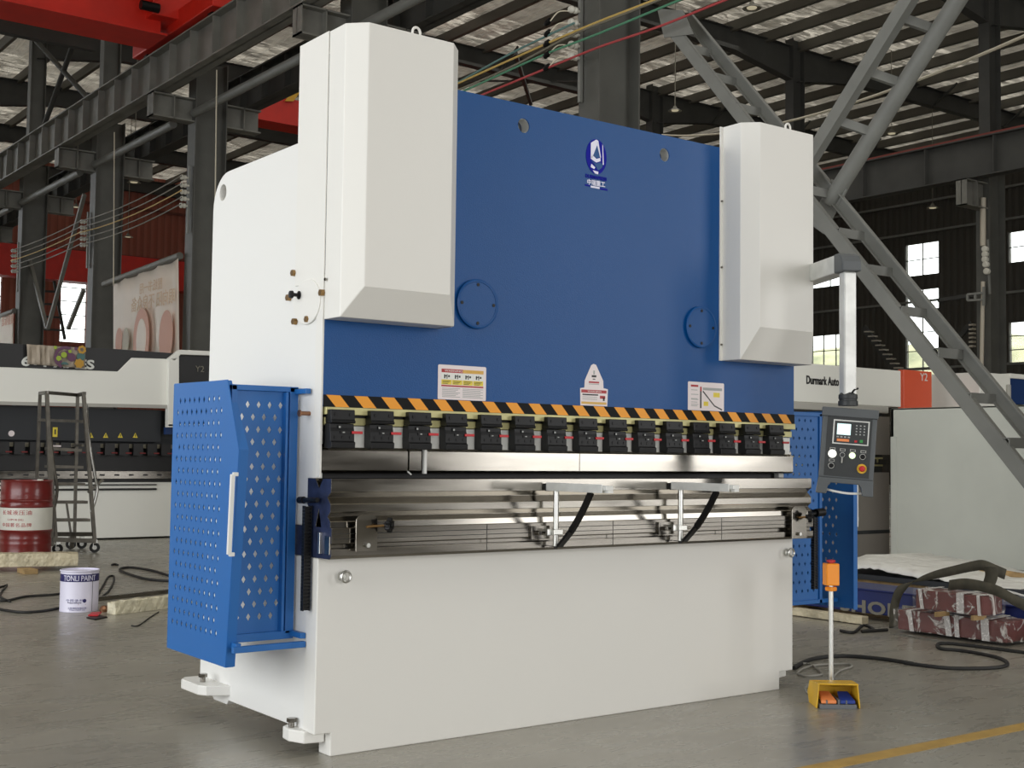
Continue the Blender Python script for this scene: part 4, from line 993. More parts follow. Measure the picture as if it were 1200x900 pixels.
zt_ = q.z-.043; pb = U(999.5, 464, Y=cp.y)
mb = MB('alu'); vx = sx*.030; vy = sy*.030
ctop = Vector((cp.x, cp.y, zt_)); cbot = Vector((cp.x-.003, cp.y, U(999,464,Y=cp.y).z)); cc = (ctop+cbot)/2
mb.obox(cc, vx, vy, (0,0,(ctop.z-cbot.z)/2)); 
mb.build('pendant_post', arm, bevel=0.008)
mb = MB('box_dark'); cb = Vector((cp.x, cp.y, cbot.z)); mb.lathe(cb+Vector((0,0,-.045)), [(0,0),(.043,0),(.043,.02),(.039,.022),(.039,.03),(.042,.032),(.041,.048),(.030,.060),(0,.062)], n=28); hub = mb.build('swivel_hub', arm)
mb = MB('black'); mb.tube([cb+Vector((-.01,-.03,.012)), cb+Vector((.0,-.035,.025)), cb+Vector((.03,-.03,.032))], .0045, n=8); mb.build('lever', hub)
# the box: faces the operator, slightly rolled
ctr = U(994, 523, Y=3.60)
n_ = (CAM-ctr); n_.z = 0; n_.normalize(); n_ = (Matrix.Rotation(R(3), 3, 'Z') @ n_); 
rgt = Vector((0,0,1)).cross(n_).normalized(); upv = Vector((0,0,1))
roll = R(-4.0)
rgt, upv = rgt*math.cos(roll)+upv*math.sin(roll), -rgt*math.sin(roll)+upv*math.cos(roll)
rgt, upv = rgt.normalized(), upv.normalized(); nn = rgt.cross(upv)
s = (ctr-CAM).dot(_f)/F_PX   # metres per pixel there
def K(u, v, d=0.0): return ctr+rgt*u*s+upv*v*s+nn*d
mb = MB('box_grey')
def plate(mb, u0, u1, v0, v1, d0, d1, m_=None):
    mb.obox(K((u0+u1)/2, (v0+v1)/2, (d0+d1)/2), rgt*(u1-u0)/2*s, upv*(v1-v0)/2*s, nn*(d1-d0)/2, m_)
plate(mb, -31, 31, -38, 34, -.07, 0.0); plate(mb, -32, 32, 34, 44.5, -.08, .008)
# bottom bracket with a rounded opening for the grip
mb.prism([K(-31,-38,-.075), K(31,-38,-.075), K(32,-57,-.075), K(20,-57,-.075), K(18,-48,-.075), K(15,-44,-.075), K(-17,-44,-.075), K(-20,-48,-.075), K(-22,-57,-.075), K(-33,-57,-.075)], nn*.085)
mb.box(0,0,0,0,0,0) if False else None
box = mb.build('control_box', PB, bevel=0.003)
mb = MB('box_dark'); plate(mb, -25.5, 25.5, -36, 34, 0, .002); mb.build('front_panel', box)
mb = MB('alu'); plate(mb, -18.5, 22.5, 2, 30.5, .002, .006); plate(mb, -17, 21, 3.3, 29, .006, .0065, 'box_dark'); mb.build('display_bezel', box, bevel=0.001)
mb = MB('screen'); plate(mb, -14, 1.5, 13, 26, .0066, .0075); mb.build('screen', box)
mb = MB('pedal_orange'); plate(mb, -13.5, .5, 5.2, 8.2, .0066, .0072)
for i in range(4): plate(mb, -14+i*4.2, -11.4+i*4.2, 9.6, 11.2, .0066, .0072, 'sticker_grey')
for i in range(3):
    for j in range(4): plate(mb, 7.2+i*4.4, 8.9+i*4.4, 24-j*3.4, 25.4-j*3.4, .0066, .0072, 'sticker_grey')
plate(mb, 6.5, 9.5, 5, 7.6, .0066, .0074, 'red'); plate(mb, 12.5, 16, 5.2, 8.4, .0066, .0074, 'green'); mb.build('keypad', box)
def button(u, v, r, m_, name, d=.012, ring='alu'):
    b = MB(ring); b.cyl(K(u, v, .002), K(u, v, .006), r*1.2*s, n=20); o = b.build(name, box); c = MB(m_); c.cyl(K(u, v, .006), K(u, v, d), r*s, n=20); c.build('button_cap', o); return o
button(-17.5, -10, 4.2, 'lamp_white', 'lit_button'); button(-6, -10.5, 2.5, 'box_dark', 'key_switch'); button(5.2, -10.5, 3.3, 'lamp_green', 'lit_button'); button(17, -11, 2.9, 'black', 'selector_switch'); button(-17.8, -24, 2.9, 'black', 'selector_switch')
mb = MB('zinc'); 
for u, v in ((-17.5,-4.5),(-6,-5),(5.5,-5),(17.5,-5.3),(-17.5,-18)): plate(mb, u-3.2, u+3.2, v-1.2, v+1.8, .002, .003); plate(mb, u-2.4, u+2.4, v-.6, v+1.2, .003, .0033, 'box_dark')
plate(mb, -7, -5.4, -20, -13.5, .006, .012); mb.build('name_plate', box)
mb = MB('yellow'); mb.cyl(K(17,-25,.002), K(17,-25,.006), 5.6*s, n=24); o = mb.build('emergency_stop', box)
mb = MB('red'); mb.lathe(K(17,-25,.006), [(2.2*s,0),(2.2*s,.008),(3.4*s,.010),(3.4*s,.020),(2.6*s,.024),(0,.025)], axis=nn, n=20); mb.build('mushroom_button', o)
mb = MB('handle_white'); mb.tube(smoothcurve([K(-22,-52,-.03), K(-10,-54,-.01), K(5,-55,-.01), K(19,-54,-.03)], 5), 1.4*s, n=10); mb.build('grip_bar', box)

# ================================================================== FOOT PEDAL
FP = thing('foot_pedal', (4.57, 3.68, 0), 'yellow two-pedal foot switch with an emergency stop post on the floor', 'foot pedal')
ang = R(-37); ex = Vector((math.cos(ang), math.sin(ang), 0)); ey = Vector((-math.sin(ang), math.cos(ang), 0)); o0 = (U(958,830,Z=0)+U(1007,831,Z=0))/2
fs = (o0-CAM).dot(_f)/F_PX
def Q(u, v, z): return o0+ex*u*fs+ey*v+Vector((0,0,z))
zz = lambda px: px*fs
mb = MB('yellow'); t = .006
side = [(0,0.0),(0.0,.0)]
for sgn in (-1, 1):
    u = 26*sgn
    pts = [Q(u,0.0,0), Q(u,0.14,0), Q(u,0.17,zz(12)), Q(u,0.13,zz(27)), Q(u*.90,.0,zz(29)), Q(u*.90,-.0,zz(28))]
    mb.prism(pts, ex*t*-sgn)
mb.prism([Q(-24,0,zz(29)), Q(24,0,zz(28.5)), Q(24.5,.13,zz(26.5)), Q(-25,.13,zz(26.5))], (0,0,-t)); mb.prism([Q(-25,.13,zz(27)), Q(25,.13,zz(27)), Q(26,.17,zz(12)), Q(26,.14,0), Q(-26,.14,0), Q(-26,.17,zz(12))], ey*-t)
mb.build('housing', FP, bevel=0.003)
mb = MB('pedal_grey'); mb.prism([Q(-22.5,-.012,0), Q(21,-.012,0), Q(21,.12,0), Q(-22.5,.12,0)], (0,0,.02)); mb.prism([Q(-1.2,-.012,0.02), Q(1.2,-.012,0.02), Q(1.2,.12,0.02), Q(-1.2,.12,0.02)], (0,0,.022))
for u in (-14, 9): mb.prism([Q(u-1,-.01,0.02), Q(u+1,-.01,0.02), Q(u+1,.03,0.02), Q(u-1,.03,0.02)], (0,0,.018))
mb.build('base', FP, bevel=0.002)
for (a, b, m_) in ((-20.5,-2.5,'pedal_orange'), (1.5,19.5,'pedal_blue')):
    mb = MB(m_); mb.prism([Q(a,-.008,.036), Q(b,-.008,.036), Q(b-3,.085,.062), Q(a+3,.085,.062)], (0,0,-.014)); mb.build('pedal', FP, bevel=0.003)
pp = U(974, 799, Y=o0.y+0.15); base = Vector((pp.x, pp.y, 0))
dz = lambda py: U(974, py, Y=pp.y).z
mb = MB('zinc'); mb.cyl((pp.x, pp.y, zz(22)), (pp.x, pp.y, dz(683)), 0.0115, n=16); mb.cyl((pp.x, pp.y, 0), (pp.x, pp.y, zz(24)), .02, n=16); mb.build('post', FP)
mb = MB('estop_orange'); h0, h1 = dz(690), dz(662); 
mb.prism([(pp.x-.02,pp.y-.02,h0+.01),(pp.x+.02,pp.y-.02,h0+.01),(pp.x+.02,pp.y+.02,h0+.01),(pp.x-.02,pp.y+.02,h0+.01)], (0,0,-.02))
tp = (h1-h0)
c = Vector((pp.x, pp.y, (h0+h1)/2+.012)); exr = (Matrix.Rotation(R(-30),3,'Z') @ Vector((1,0,0)))
eyr = Vector((-exr.y, exr.x, 0)); mb.obox(c, exr*.031, eyr*.028, (0,0,tp/2-.004)); mb.build('stop_box', FP, bevel=0.005)
mb = MB('red'); mb.lathe(c+Vector((0,0,tp/2-.006)), [(0.012,0),(.012,.006),(.02,.008),(.02,.016),(0,.02)], n=18); mb.build('mushroom_button', FP)
mb = MB('cable_grey'); W = lambda px, py: U(px, py, Z=0.008)
mb.tube(smoothcurve([W(958,812), W(947,812), W(944,806), W(950,803), W(960,804), W(975,800)], 6), .006, n=8)
mb.tube(smoothcurve([W(985,800), W(977,794), W(984,786), W(998,781), W(992,778), W(960,779), W(942,783), W(935,789), W(945,792), W(960,791), W(962,788), W(948,778), W(930,779)], 6), .0055, n=8); mb.build('cable', FP)
mb = MB('rubber'); mb.tube(smoothcurve([W(930,783), W(950,773), W(985,769), W(1030,772), W(1070,778)], 8), .012, n=8); tag(recentre(mb.build('power_cable'), W(985,770)), 'thick black cable on the floor behind the foot pedal', 'cable')
mb = MB('rubber'); mb.tube(smoothcurve([W(1060,777), W(1110,783), W(1160,783), W(1180,779), W(1170,771), W(1130,763), W(1102,760), W(1110,754), W(1210,766)], 8), .011, n=8); tag(recentre(mb.build('power_cable'), W(1160,783)), 'thick black cable looping in front of the wrapped blocks', 'cable')

# ================================================================== BACKGROUND PRESS BRAKE, LEFT
YG = 15.43
G = lambda px, py: U(px, py, Y=YG)
LB = thing('press_brake', (4.5, 15.8, 0), 'long white and black press brake in the left background behind the ladder', 'press brake')
def gpoly(mb, pts, y=YG, t=0.02, m_=None): mb.prism([(lambda p: (p.x, y, p.z))(G(*q)) for q in pts], (0,-t,0), m_)
xr = 7.6; xl = 0.2
mb = MB('mach_white'); mb.box(xl, xr, YG, YG+1.4, 0.02, 0.70); mb.box(xl, 6.02, YG-.02, YG+.01, 0.60, 0.625, 'mach_black'); mb.box(xl, 6.02, YG-.02, YG+.01, 0.66, 0.675, 'mach_black'); mb.build('front_plate', LB, bevel=0.01)
mb = MB('mach_dark'); mb.box(xl, 6.3, YG+.15, YG+.9, 0.70, 1.6); mb.box(xl, 6.05, YG-.01, YG+.15, 1.2, 1.6); mb.build('ram', LB)
mb = MB('rail_dull'); mb.box(xl, 6.3, YG+.0, YG+.14, 1.12, 1.17); mb.build('upper_rail', LB)
mb = MB('steel_dark'); mb.box(xl, 6.3, YG-.06, YG+.1, 0.745, 0.835); 
for i in range(32): mb.box(0.6+i*.18, 0.66+i*.18, YG-.065, YG-.058, .78, .80, 'mach_black')
mb.build('bed_rail', LB)
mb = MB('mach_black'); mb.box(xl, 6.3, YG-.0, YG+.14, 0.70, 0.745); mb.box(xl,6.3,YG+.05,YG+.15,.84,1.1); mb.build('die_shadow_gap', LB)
for i in range(18):
    x = 3.2+i*0.178
    mb = MB('mach_black'); mb.box(x, x+.12, YG-.06, YG, 1.03, 1.175); c = mb.build('punch_clamp', LB)
    mb = MB('lever_red'); mb.box(x+.08, x+.15, YG-.072, YG-.06, 1.052, 1.066); mb.build('release_lever', c)
mb = MB('mach_white'); gpoly(mb, [(-90,428),(0,431),(133,436),(149,420),(197,421.5),(197,477),(-90,472)], y=YG-.1, t=0.06); mb.build('upper_cover', LB, bevel=0.01)
mb = MB('mach_grey'); gpoly(mb, [(-90,469),(190,475),(190,479),(-90,473)], y=YG-.16, t=0.03); mb.build('cover_trim', LB)
mb = MB('mach_black'); gpoly(mb, [(-90,398),(0,403),(133,410),(203,415),(195,421.5),(149,420),(133,436),(0,431),(-90,428)], y=YG-.08, t=0.06); band = mb.build('name_band', LB)
mb = MB('letter_white'); p = G(20.5,430); text_mb(mb, '6+1 AXES', (p.x, YG-.145, p.z+.012), ux, uz, 0.15, 'letter_white', .004, sx=1.36, bold=.005); 
mb.build('lettering', band)
mb = MB('mach_white'); 
fr = [(190,420),(203,411),(247,413),(247,424),(204,421),(201,424),(201,497),(247,499),(247,509),(190,505)]
gpoly(mb, [(203,411),(247,413),(247,418),(204,416.5),(197,424),(190,421)], y=YG-.12, t=0.1)
gpoly(mb, [(190,421),(197,421),(202,418),(202,500),(189,500)], y=YG-.12, t=0.1); gpoly(mb, [(189,497),(250,497),(250,501),(189,501)], y=YG-.12, t=0.1)
mb.box(6.72, xr, YG-.16, YG+1.2, .7, 2.3); mb.build('window_frame', LB, bevel=0.006)
mb = MB('mach_black'); gpoly(mb, [(202,414),(250,416),(250,498),(202,498)], y=YG-.1, t=0.02); disp = mb.build('dark_window', LB)
mb = MB('box_dark'); q = G(244,424); mb.prism([(q.x+.16*math.cos(a*math.pi/12)-.02, YG-.125, q.z+.03-.18*abs(math.sin(a*math.pi/24))*1.2) for a in range(24)], (0,-.004,0))
text_mb(mb, 'Y2', (G(224,436).x, YG-.13, G(224,436).z), ux, uz, 0.11, 'beam_text', .003); mb.build('axis_mark', disp)
mb = MB('mach_blue'); gpoly(mb, [(189,501),(203,501),(203,509),(189,509)], y=YG-.08, t=0.05); mb.build('blue_block', LB)
for px in (106,123.3,140.5,158):
    mb = MB('sticker_yellow'); a = G(px,513); mb.prism([(a.x-.032, YG-.012, a.z), (a.x+.032, YG-.012, a.z), (a.x, YG-.012, a.z+.062)], (0,-.003,0)); mb.box(a.x-.004, a.x+.004, YG-.018, YG-.014, a.z+.012, a.z+.045, 'letter_black'); mb.build('warning_sign', LB)
mb = MB('sticker_yellow'); a = G(64,512); mb.box(a.x-.028, a.x+.028, YG-.015, YG-.011, a.z, a.z+.115); mb.box(a.x-.008,a.x+.008,YG-.018,YG-.015,a.z+.03,a.z+.09,'letter_black'); mb.build('warning_sign', LB)
mb = MB('sticker'); a = G(57,512); mb.box(a.x-.024, a.x+.014, YG-.015, YG-.011, a.z, a.z+.115); mb.build('instruction_label', LB)
mb = MB('sticker'); a = G(13,508); mb.lathe((a.x, YG-.012, a.z), [(0.035,0),(.035,.003),(0,.003)], axis=(0,-1,0), n=24); mb.build('round_label', LB)
# cloth banner hung over its name
cl = thing('cloth_banner', tuple(G(58,432)-Vector((0,.2,0))), 'small cloth banner with gear and leaf artwork over the name of the far press brake', 'banner')
mb = MB('cloth'); P0, P1, P2, P3 = G(25.5,404.5), G(94,409), G(93,432.5), G(26.5,427.5); g = []
for i in range(25):
    row = []
    for j in range(7):
        q = P0.lerp(P1, i/24).lerp(P3.lerp(P2, i/24), j/6); q.y = YG-.19-.012*math.sin(i*1.3+j*.5)-(.01 if i < 12 else 0)*math.sin(i*2.9); row.append(mb.bm.verts.new(q))
    g.append(row)
for i in range(24):
    for j in range(6): mb.face([g[i][j], g[i+1][j], g[i+1][j+1], g[i][j+1]], None, True)
mb.build('cloth', cl, solid=0.003)
def disc(mb, px, py, r, m_, y=YG-.215, r0=0.0, a0=0, a1=360, d=.003, teeth=0):
    c = G(px, py); n = 28; pts = []
    for k in range(n+1):
        a = R(a0+(a1-a0)*k/n); rr = r*(1+(0.15 if teeth and (k//2) % 2 else 0)); pts.append((c.x+rr*math.cos(a), y, c.z+rr*math.sin(a)))
    if r0:
        for k in range(n, -1, -1):
            a = R(a0+(a1-a0)*k/n); pts.append((c.x+r0*math.cos(a), y, c.z+r0*math.sin(a)))
    mb.prism(pts, (0,-d,0), m_)
mb = MB('art_purple'); disc(mb, 70, 420, .135, 'art_purple', r0=.10, a0=60, a1=250); disc(mb, 70, 421, .09, 'art_purple', r0=.055, a0=20, a1=230, y=YG-.216)
disc(mb, 68, 417, .035, 'art_green', y=YG-.22); disc(mb, 62, 421, .03, 'art_green', y=YG-.22); disc(mb, 77, 420, .05, 'art_purple', y=YG-.217); disc(mb, 88, 419, .05, 'art_teal', y=YG-.217); disc(mb, 75, 413, .02, 'art_green', y=YG-.221); disc(mb, 58, 408.5, .02, 'art_green', y=YG-.221)
disc(mb, 86, 427, .05, 'art_gold', y=YG-.219, teeth=1); disc(mb, 89, 411, .045, 'art_gold', y=YG-.219, r0=.022, teeth=1); disc(mb, 69, 430, .05, 'art_teal', y=YG-.218, a0=20, a1=160); disc(mb, 82, 410, .02, 'art_purple', y=YG-.222)
mb.build('printed_art', cl)

# ================================================================== ROLLING LADDER
LD = thing('rolling_ladder', tuple(U(84,645,Z=0)), 'tall grey steel rolling step ladder in front of the far press brake', 'ladder')
yf_, yb_ = 13.55, 14.15
def lf(px, py): return U(px, py, Y=yf_)
def lb(px, py): return U(px, py, Y=yb_)
def lmesh(segs, name, w=.035, m_='ladder', r=None):
    mb = MB(m_)
    for a, b in segs: mb.bar(a, b, w, w)
    return mb.build(name, LD)
lmesh([(lf(55,461), lf(61,640))], 'front_post'); lmesh([(lf(98,462), lf(111,636))], 'front_post'); lmesh([(lb(47,460), lb(43,560))], 'rear_post', .03); lmesh([(lb(91,463), lb(87,640))], 'rear_post', .03); lmesh([(lf(55,470), lf(66,636))], 'side_rail', .03)
lmesh([(lb(47,461), lf(55,460)), (lf(55,460), lb(91,463)), (lb(91,463), lf(99,461))], 'top_rail')
lmesh([(lb(45,492), lf(99,494))], 'guard_rail', .03); lmesh([(lf(97,522), lb(86,522))], 'guard_rail', .025)
for i, (a, b) in enumerate((((57,524),(96,526)), ((57,545),(98,546)), ((59,565),(100,566)), ((61,587),(103,587)), ((62,608),(106,608)))):
    mb = MB('ladder'); p, q = lf(*a), lf(*b); mb.prism([p, q, q+Vector((0,.14,0)), p+Vector((0,.14,0))], (0,0,-.03)); mb.build('step', LD)
lmesh([(lf(61,632), lf(112,634)), (lf(62,626), lb(110,626)), (lb(85,628), lf(84,640))], 'base_frame', .045)
mb = MB('ladder'); p0 = [lf(56,475), lf(62,540), lf(67,575), lf(61,605)]; mb.tube(smoothcurve(p0, 5), .017, n=8); mb.build('handrail', LD)
mb = MB('zinc'); p0 = [lf(101,474), lf(104,512), lf(111,556), lf(114,575), lf(107,600)]; mb.tube(smoothcurve(p0, 5), .017, n=8); mb.build('handrail', LD)
lmesh([(lf(103,577), lf(121,562))], 'strut', .025); lmesh([(lb(84,632), lb(78,590))], 'strut', .02)
for (px, py, y) in ((67.5,641,yf_), (111,640,yf_), (83,637,yb_), (96,636,yb_)):
    c = U(px, py, Y=y); c.z = .055; mb = MB('rubber'); mb.cyl(c-Vector((.006,.014,0)), c+Vector((.006,.014,0)), .054, n=20); w = mb.build('caster_wheel', LD)
    mb = MB('zinc'); mb.cyl(c-Vector((.008,.02,0)), c+Vector((.008,.02,0)), .024, n=12); mb.box(c.x-.022, c.x+.022, c.y-.02, c.y+.02, .10, .14); mb.box(c.x-.024, c.x-.018, c.y-.02, c.y+.02, .05, .12); mb.build('hub', w)
tb = U(30,500,Y=yf_)
mb = MB('sticker'); q = lf(62,523); mb.box(q.x, q.x+.09, yf_+.02, yf_+.08, q.z-.005, q.z+.012); o = mb.build('paper_scrap'); tag(recentre(o, q), 'small crumpled white scrap on a ladder step', 'scrap')

# ================================================================== DRUM, LOG AND PAINT BUCKET
dy = 13.3; dc = U(29.5, 640, Y=dy); dr_ = 29.3*((dc-CAM).dot(_f))/F_PX
zt0, zb0 = U(29, 563, Y=dy-.15).z, 0.0
H = zt0
D = thing('oil_drum', (dc.x, dc.y, 0), 'dark red steel oil drum with a white printed band', 'drum')
prof = [(0,0.0),(dr_*.98,0.0),(dr_,.012),(dr_*.985,.03)]
mb = MB('drum_red'); b1, b2 = H*.355, H*.66
mb.lathe((dc.x,dc.y,0), [(0,0),(dr_*.98,0),(dr_*1.005,.01),(dr_*.98,.03),(dr_*.98,b1-.14),(dr_*.99,b1-.13),(dr_*.98,b1-.12),(dr_*.98,b1-.09),(dr_*.99,b1-.08),(dr_*.98,b1-.07),(dr_*.98,b1-.02),(dr_*1.02,b1-.002),(dr_*.985,b1+.01),
   (dr_*.985,b2-.01),(dr_*1.02,b2+.002),(dr_*.98,b2+.03),(dr_*.98,b2+.05),(dr_*1.0,b2+.06),(dr_*.98,b2+.07),(dr_*1.0,b2+.085),(dr_*.98,b2+.10),(dr_*1.0,b2+.115),(dr_*.98,b2+.13),(dr_*.98,H-.02),(dr_*1.005,H-.005),(dr_*.99,H),(dr_*.95,H),(dr_*.94,H-.02)], n=56)
mb.build('shell', D)
mb = MB('drum_white'); mb.lathe((dc.x,dc.y,0), [(dr_*.99,b1+.008),(dr_*.992,b1+.012),(dr_*.992,b2-.012),(dr_*.99,b2-.008)], n=56); bd_ = mb.build('label_band', D)
mb = MB('drum_white'); mb.lathe((dc.x,dc.y,0), [(dr_*.945,H-.018),(0,H-.018)], n=56); mb.cyl((dc.x+.1,dc.y-.1,H-.02),(dc.x+.1,dc.y-.1,H+.01),.03); mb.build('drum_lid', D)
def wrap_text(mb, s_, c, r, z, size, a0, m_, sx=1.0, sp=1.0):
    """letters on a cylinder: a0 = bearing of the middle of the text seen from above"""
    cu = bpy.data.curves.new('t','FONT'); cu.body = s_; cu.size = size; cu.extrude = .001; cu.align_x = 'CENTER'; cu.resolution_u = 3; cu.space_character = sp
    ob = bpy.data.objects.new('t', cu); C.objects.link(ob); me = bpy.data.meshes.new_from_object(ob.evaluated_get(bpy.context.evaluated_depsgraph_get())); bpy.data.objects.remove(ob)
    vs = []
    for v in me.vertices:
        a = a0 + v.co.x*sx/r; rr = r+v.co.z; vs.append(mb.bm.verts.new((c.x+rr*math.cos(a), c.y+rr*math.sin(a), z+v.co.y)))
    for p in me.polygons:
        try: f = mb.bm.faces.new([vs[i] for i in p.vertices]); f.material_index = mb.mi(m_)
        except ValueError: pass
    bpy.data.meshes.remove(me)
view = math.atan2(CAM.y-dc.y, CAM.x-dc.x)
mb = MB('drum_text'); wrap_text(mb, '长城液压油', dc, dr_*.995, b1+.165, .05, view-.42, 'drum_text', 1.25, 1.1); wrap_text(mb, 'L-HM 46 (HL)', dc, dr_*.995, b1+.105, .026, view-.42, 'drum_text', 1.1); wrap_text(mb, '中国著名品牌', dc, dr_*.995, b1+.045, .042, view-.42, 'drum_text', 1.2, 1.15); mb.build('lettering', bd_)
# wrapped beam the drum seems to stand behind
def wrapped_bar(A, B, w, h, z0, mt, label, name='wrapped_bar', seed=1, cat='bar'):
    rnd = random.Random(seed); A, B = Vector(A), Vector(B); d = (B-A); L = d.length; d.normalize(); n = Vector((-d.y, d.x, 0)); mb = MB(mt); N = 22; rings = []
    for i in range(N+1):
        q = A+d*L*i/N; k = 1.0 if 1 < i < N-1 else .93; ring = []
        for (a, b) in ((-.5,0),(-.5,.5),(-.5,1),(0,1),(.5,1),(.5,.5),(.5,0),(0,0)):
            ring.append(mb.bm.verts.new(q+n*a*w*k+Vector((0,0,z0+b*h*(k if b else 1)))+Vector([rnd.uniform(-.005,.005) for _ in range(3)])*(1 if b else 0)))
        rings.append(ring)
    for i in range(N):
        for k in range(8): mb.face([rings[i][k], rings[i][(k+1)%8], rings[i+1][(k+1)%8], rings[i+1][k]], None)
    mb.face(rings[0][::-1]); mb.face(rings[-1]); o = mb.build(name, None, bevel=0.003); recentre(o, (A.x, A.y, 0)); return tag(o, label, cat)
a, b = U(-60,664,Z=.09), U(97,662,Z=.09)
hb = .14
wrapped_bar(U(-70,671,Z=0)+Vector((0,.1,0)), U(95,668,Z=0)+Vector((0,.1,0)), .24, .115, .04, 'wrap_beige', 'long beige paper-wrapped bar lying in front of the drum', seed=3)
mb = MB('wood'); q = U(36.5,673,Z=0); mb.box(q.x-.06, q.x+.06, q.y-.0, q.y+.22, 0, .042); tag(recentre(mb.build('wooden_block', bevel=0.004), q), 'small wooden block under the beige wrapped bar', 'block')
q = U(-40,673,Z=0); mb = MB('wood'); mb.box(q.x-.06, q.x+.06, q.y-.0, q.y+.22, 0, .042); tag(recentre(mb.build('wooden_block', bevel=0.004), q), 'wooden block under the beige wrapped bar beyond the left edge', 'block')
# bucket
bc = U(94, 716, Z=0)+Vector((0,.03,0)); bs = (bc-CAM).dot(_f)/F_PX; br_ = 22.3*bs; bh = U(94, 667, Y=bc.y).z
B = thing('paint_bucket', tuple(bc), 'white tin paint bucket with navy lettering on the floor at the left', 'bucket')
mb = MB('bucket'); mb.lathe(bc, [(0,0),(br_*.97,0),(br_*.985,.004),(br_*.97,.01),(br_*.97,bh-.012),(br_*1.01,bh-.006),(br_*1.0,bh),(br_*.95,bh),(br_*.95,bh-.01),(br_*.7,bh-.014),(0,bh-.012)], n=48); mb.build('body', B)
mb = MB('bucket_navy'); mb.lathe(bc, [(br_*.971,bh*.73),(br_*.976,bh*.735),(br_*.976,bh*.905),(br_*.971,bh*.91)], n=48); lab = mb.build('label_band', B)
view = math.atan2(-bc.y, -bc.x)
mb = MB('bucket'); wrap_text(mb, 'TONLI PAINT', bc, br_*.978, bh*.755, .052, view+0.0, 'bucket', .78, .95); 
mb.build('lettering', lab)
mb = MB('bucket_mauve'); wrap_text(mb, '中国涂料', bc, br_*.974, bh*.27, .018, view-.25, 'bucket_mauve', 1.5, 1.3); wrap_text(mb, 'Polyurethane', bc, br_*.974, bh*.22, .016, view-.25, 'bucket_navy', 1.1); wrap_text(mb, '江苏涂料有限公司', bc, br_*.974, bh*.09, .013, view-.1, 'bucket_mauve', 1.2)
wrap_text(mb, 'TONLI PAINT CO', bc, br_*.974, bh*.05, .011, view-.1, 'bucket_mauve', 1.2)
ring = []
for k in range(20):
    aa = view+.28+.013/br_*math.cos(k*math.pi/10); ring.append((bc.x+br_*.975*math.cos(aa), bc.y+br_*.975*math.sin(aa), bh*.28+.013*math.sin(k*math.pi/10)))
mb.poly(ring, 'bucket_navy'); 
mb.build('small_print', B)
mb = MB('drum_text'); mb.poly([(bc.x+br_*.975*math.cos(view+a_), bc.y+br_*.975*math.sin(view+a_), z_) for a_, z_ in ((-.05,bh*.185),(.35,bh*.185),(.35,bh*.195),(-.05,bh*.195))]); mb.build('underline', B)
mb = MB('black'); aa = view+.72; mb.cyl((bc.x+br_*.975*math.cos(aa), bc.y+br_*.975*math.sin(aa), .004), (bc.x+br_*.975*math.cos(aa), bc.y+br_*.975*math.sin(aa), bh*.93), .0015, n=6); mb.build('side_seam', B)
# wrapped bar, phone-like plate and cords beside the bucket
wrapped_bar(U(132,721,Z=0)+Vector((0,.03,0)), U(240,707,Z=0)+Vector((0,.03,0)), .09, .085, 0.0, 'wrap_paper', 'white paper-wrapped bar lying right of the paint bucket', seed=5)
mb = MB('steel_dark'); a = U(118,706,Z=0.0); mb.bar(a+Vector((0,.1,.015)), U(200,696,Z=0)+Vector((0,.05,.015)), .03, .03); tag(recentre(mb.build('thin_bar'), a), 'thin dark bar behind the white wrapped bar', 'bar')
mb = MB('black'); p = [U(101,724.5,Z=0), U(112,727,Z=0), U(126,724,Z=0), U(115,721.5,Z=0)]; mb.prism([(q.x,q.y,0) for q in p], (0,0,.008)); tag(recentre(mb.build('flat_tile', bevel=.002), p[0]), 'small flat black and grey plate in front of the bucket', 'plate')
mb = MB('red'); p = [U(103,722,Z=.009), U(115,722,Z=.009), U(119,718.5,Z=.009), U(107,719,Z=.009)]; mb.prism([(q.x,q.y,.0085) for q in p], (0,0,.01)); tag(recentre(mb.build('red_scrap', bevel=.002), p[0]), 'small red scrap between the bucket and the black plate', 'scrap')
mb = MB('copper'); q = U(122,717,Z=0); mb.lathe(q, [(0,0),(.03,.0),(.034,.02),(.02,.04),(0,.045)], n=10); tag(recentre(mb.build('brown_lump'), q), 'small brown lump at the end of the white wrapped bar', 'scrap')
def floor_cord(pts, r, m_, label, n=8, name='loose_cable'):
    mb = MB(m_); P = smoothcurve([U(x, y, Z=r) if len(t) == 0 else U(x, y, Z=t[0]) for x, y, *t in pts], 8); mb.tube(P, r, n=n); return tag(recentre(mb.build(name), P[0]), label, 'cable')
floor_cord([(-20,702),(5,704),(30,699),(60,697),(75,695)], .009, 'rubber', 'black cord on the floor left of the bucket, upper of two')
floor_cord([(-20,710),(20,717),(50,716),(76,711)], .009, 'rubber', 'black cord on the floor left of the bucket, lower of two')
floor_cord([(-10,690),(4,687),(8,686),(0,698),(12,705)], .008, 'rubber', 'black cord loop at the left edge of the floor')
floor_cord([(113,700),(122,684),(127,676),(133,675),(133,682),(126,694),(114,702)], .008, 'rubber', 'black cord loop standing out right of the bucket')
floor_cord([(205,677),(180,669),(155,665),(142,666),(142,669),(155,674),(175,679),(205,681)], .011, 'rubber', 'black cord loop on the floor behind the white wrapped bar')
floor_cord([(154,733),(162,733),(175,724),(186,717)], .004, 'rubber', 'thin dark cord in front of the white wrapped bar')
floor_cord([(131,662),(135,661),(138,662)], .01, 'rubber', 'tiny dark scrap on the floor behind the bucket', name='dark_scrap')['category'] = 'scrap'

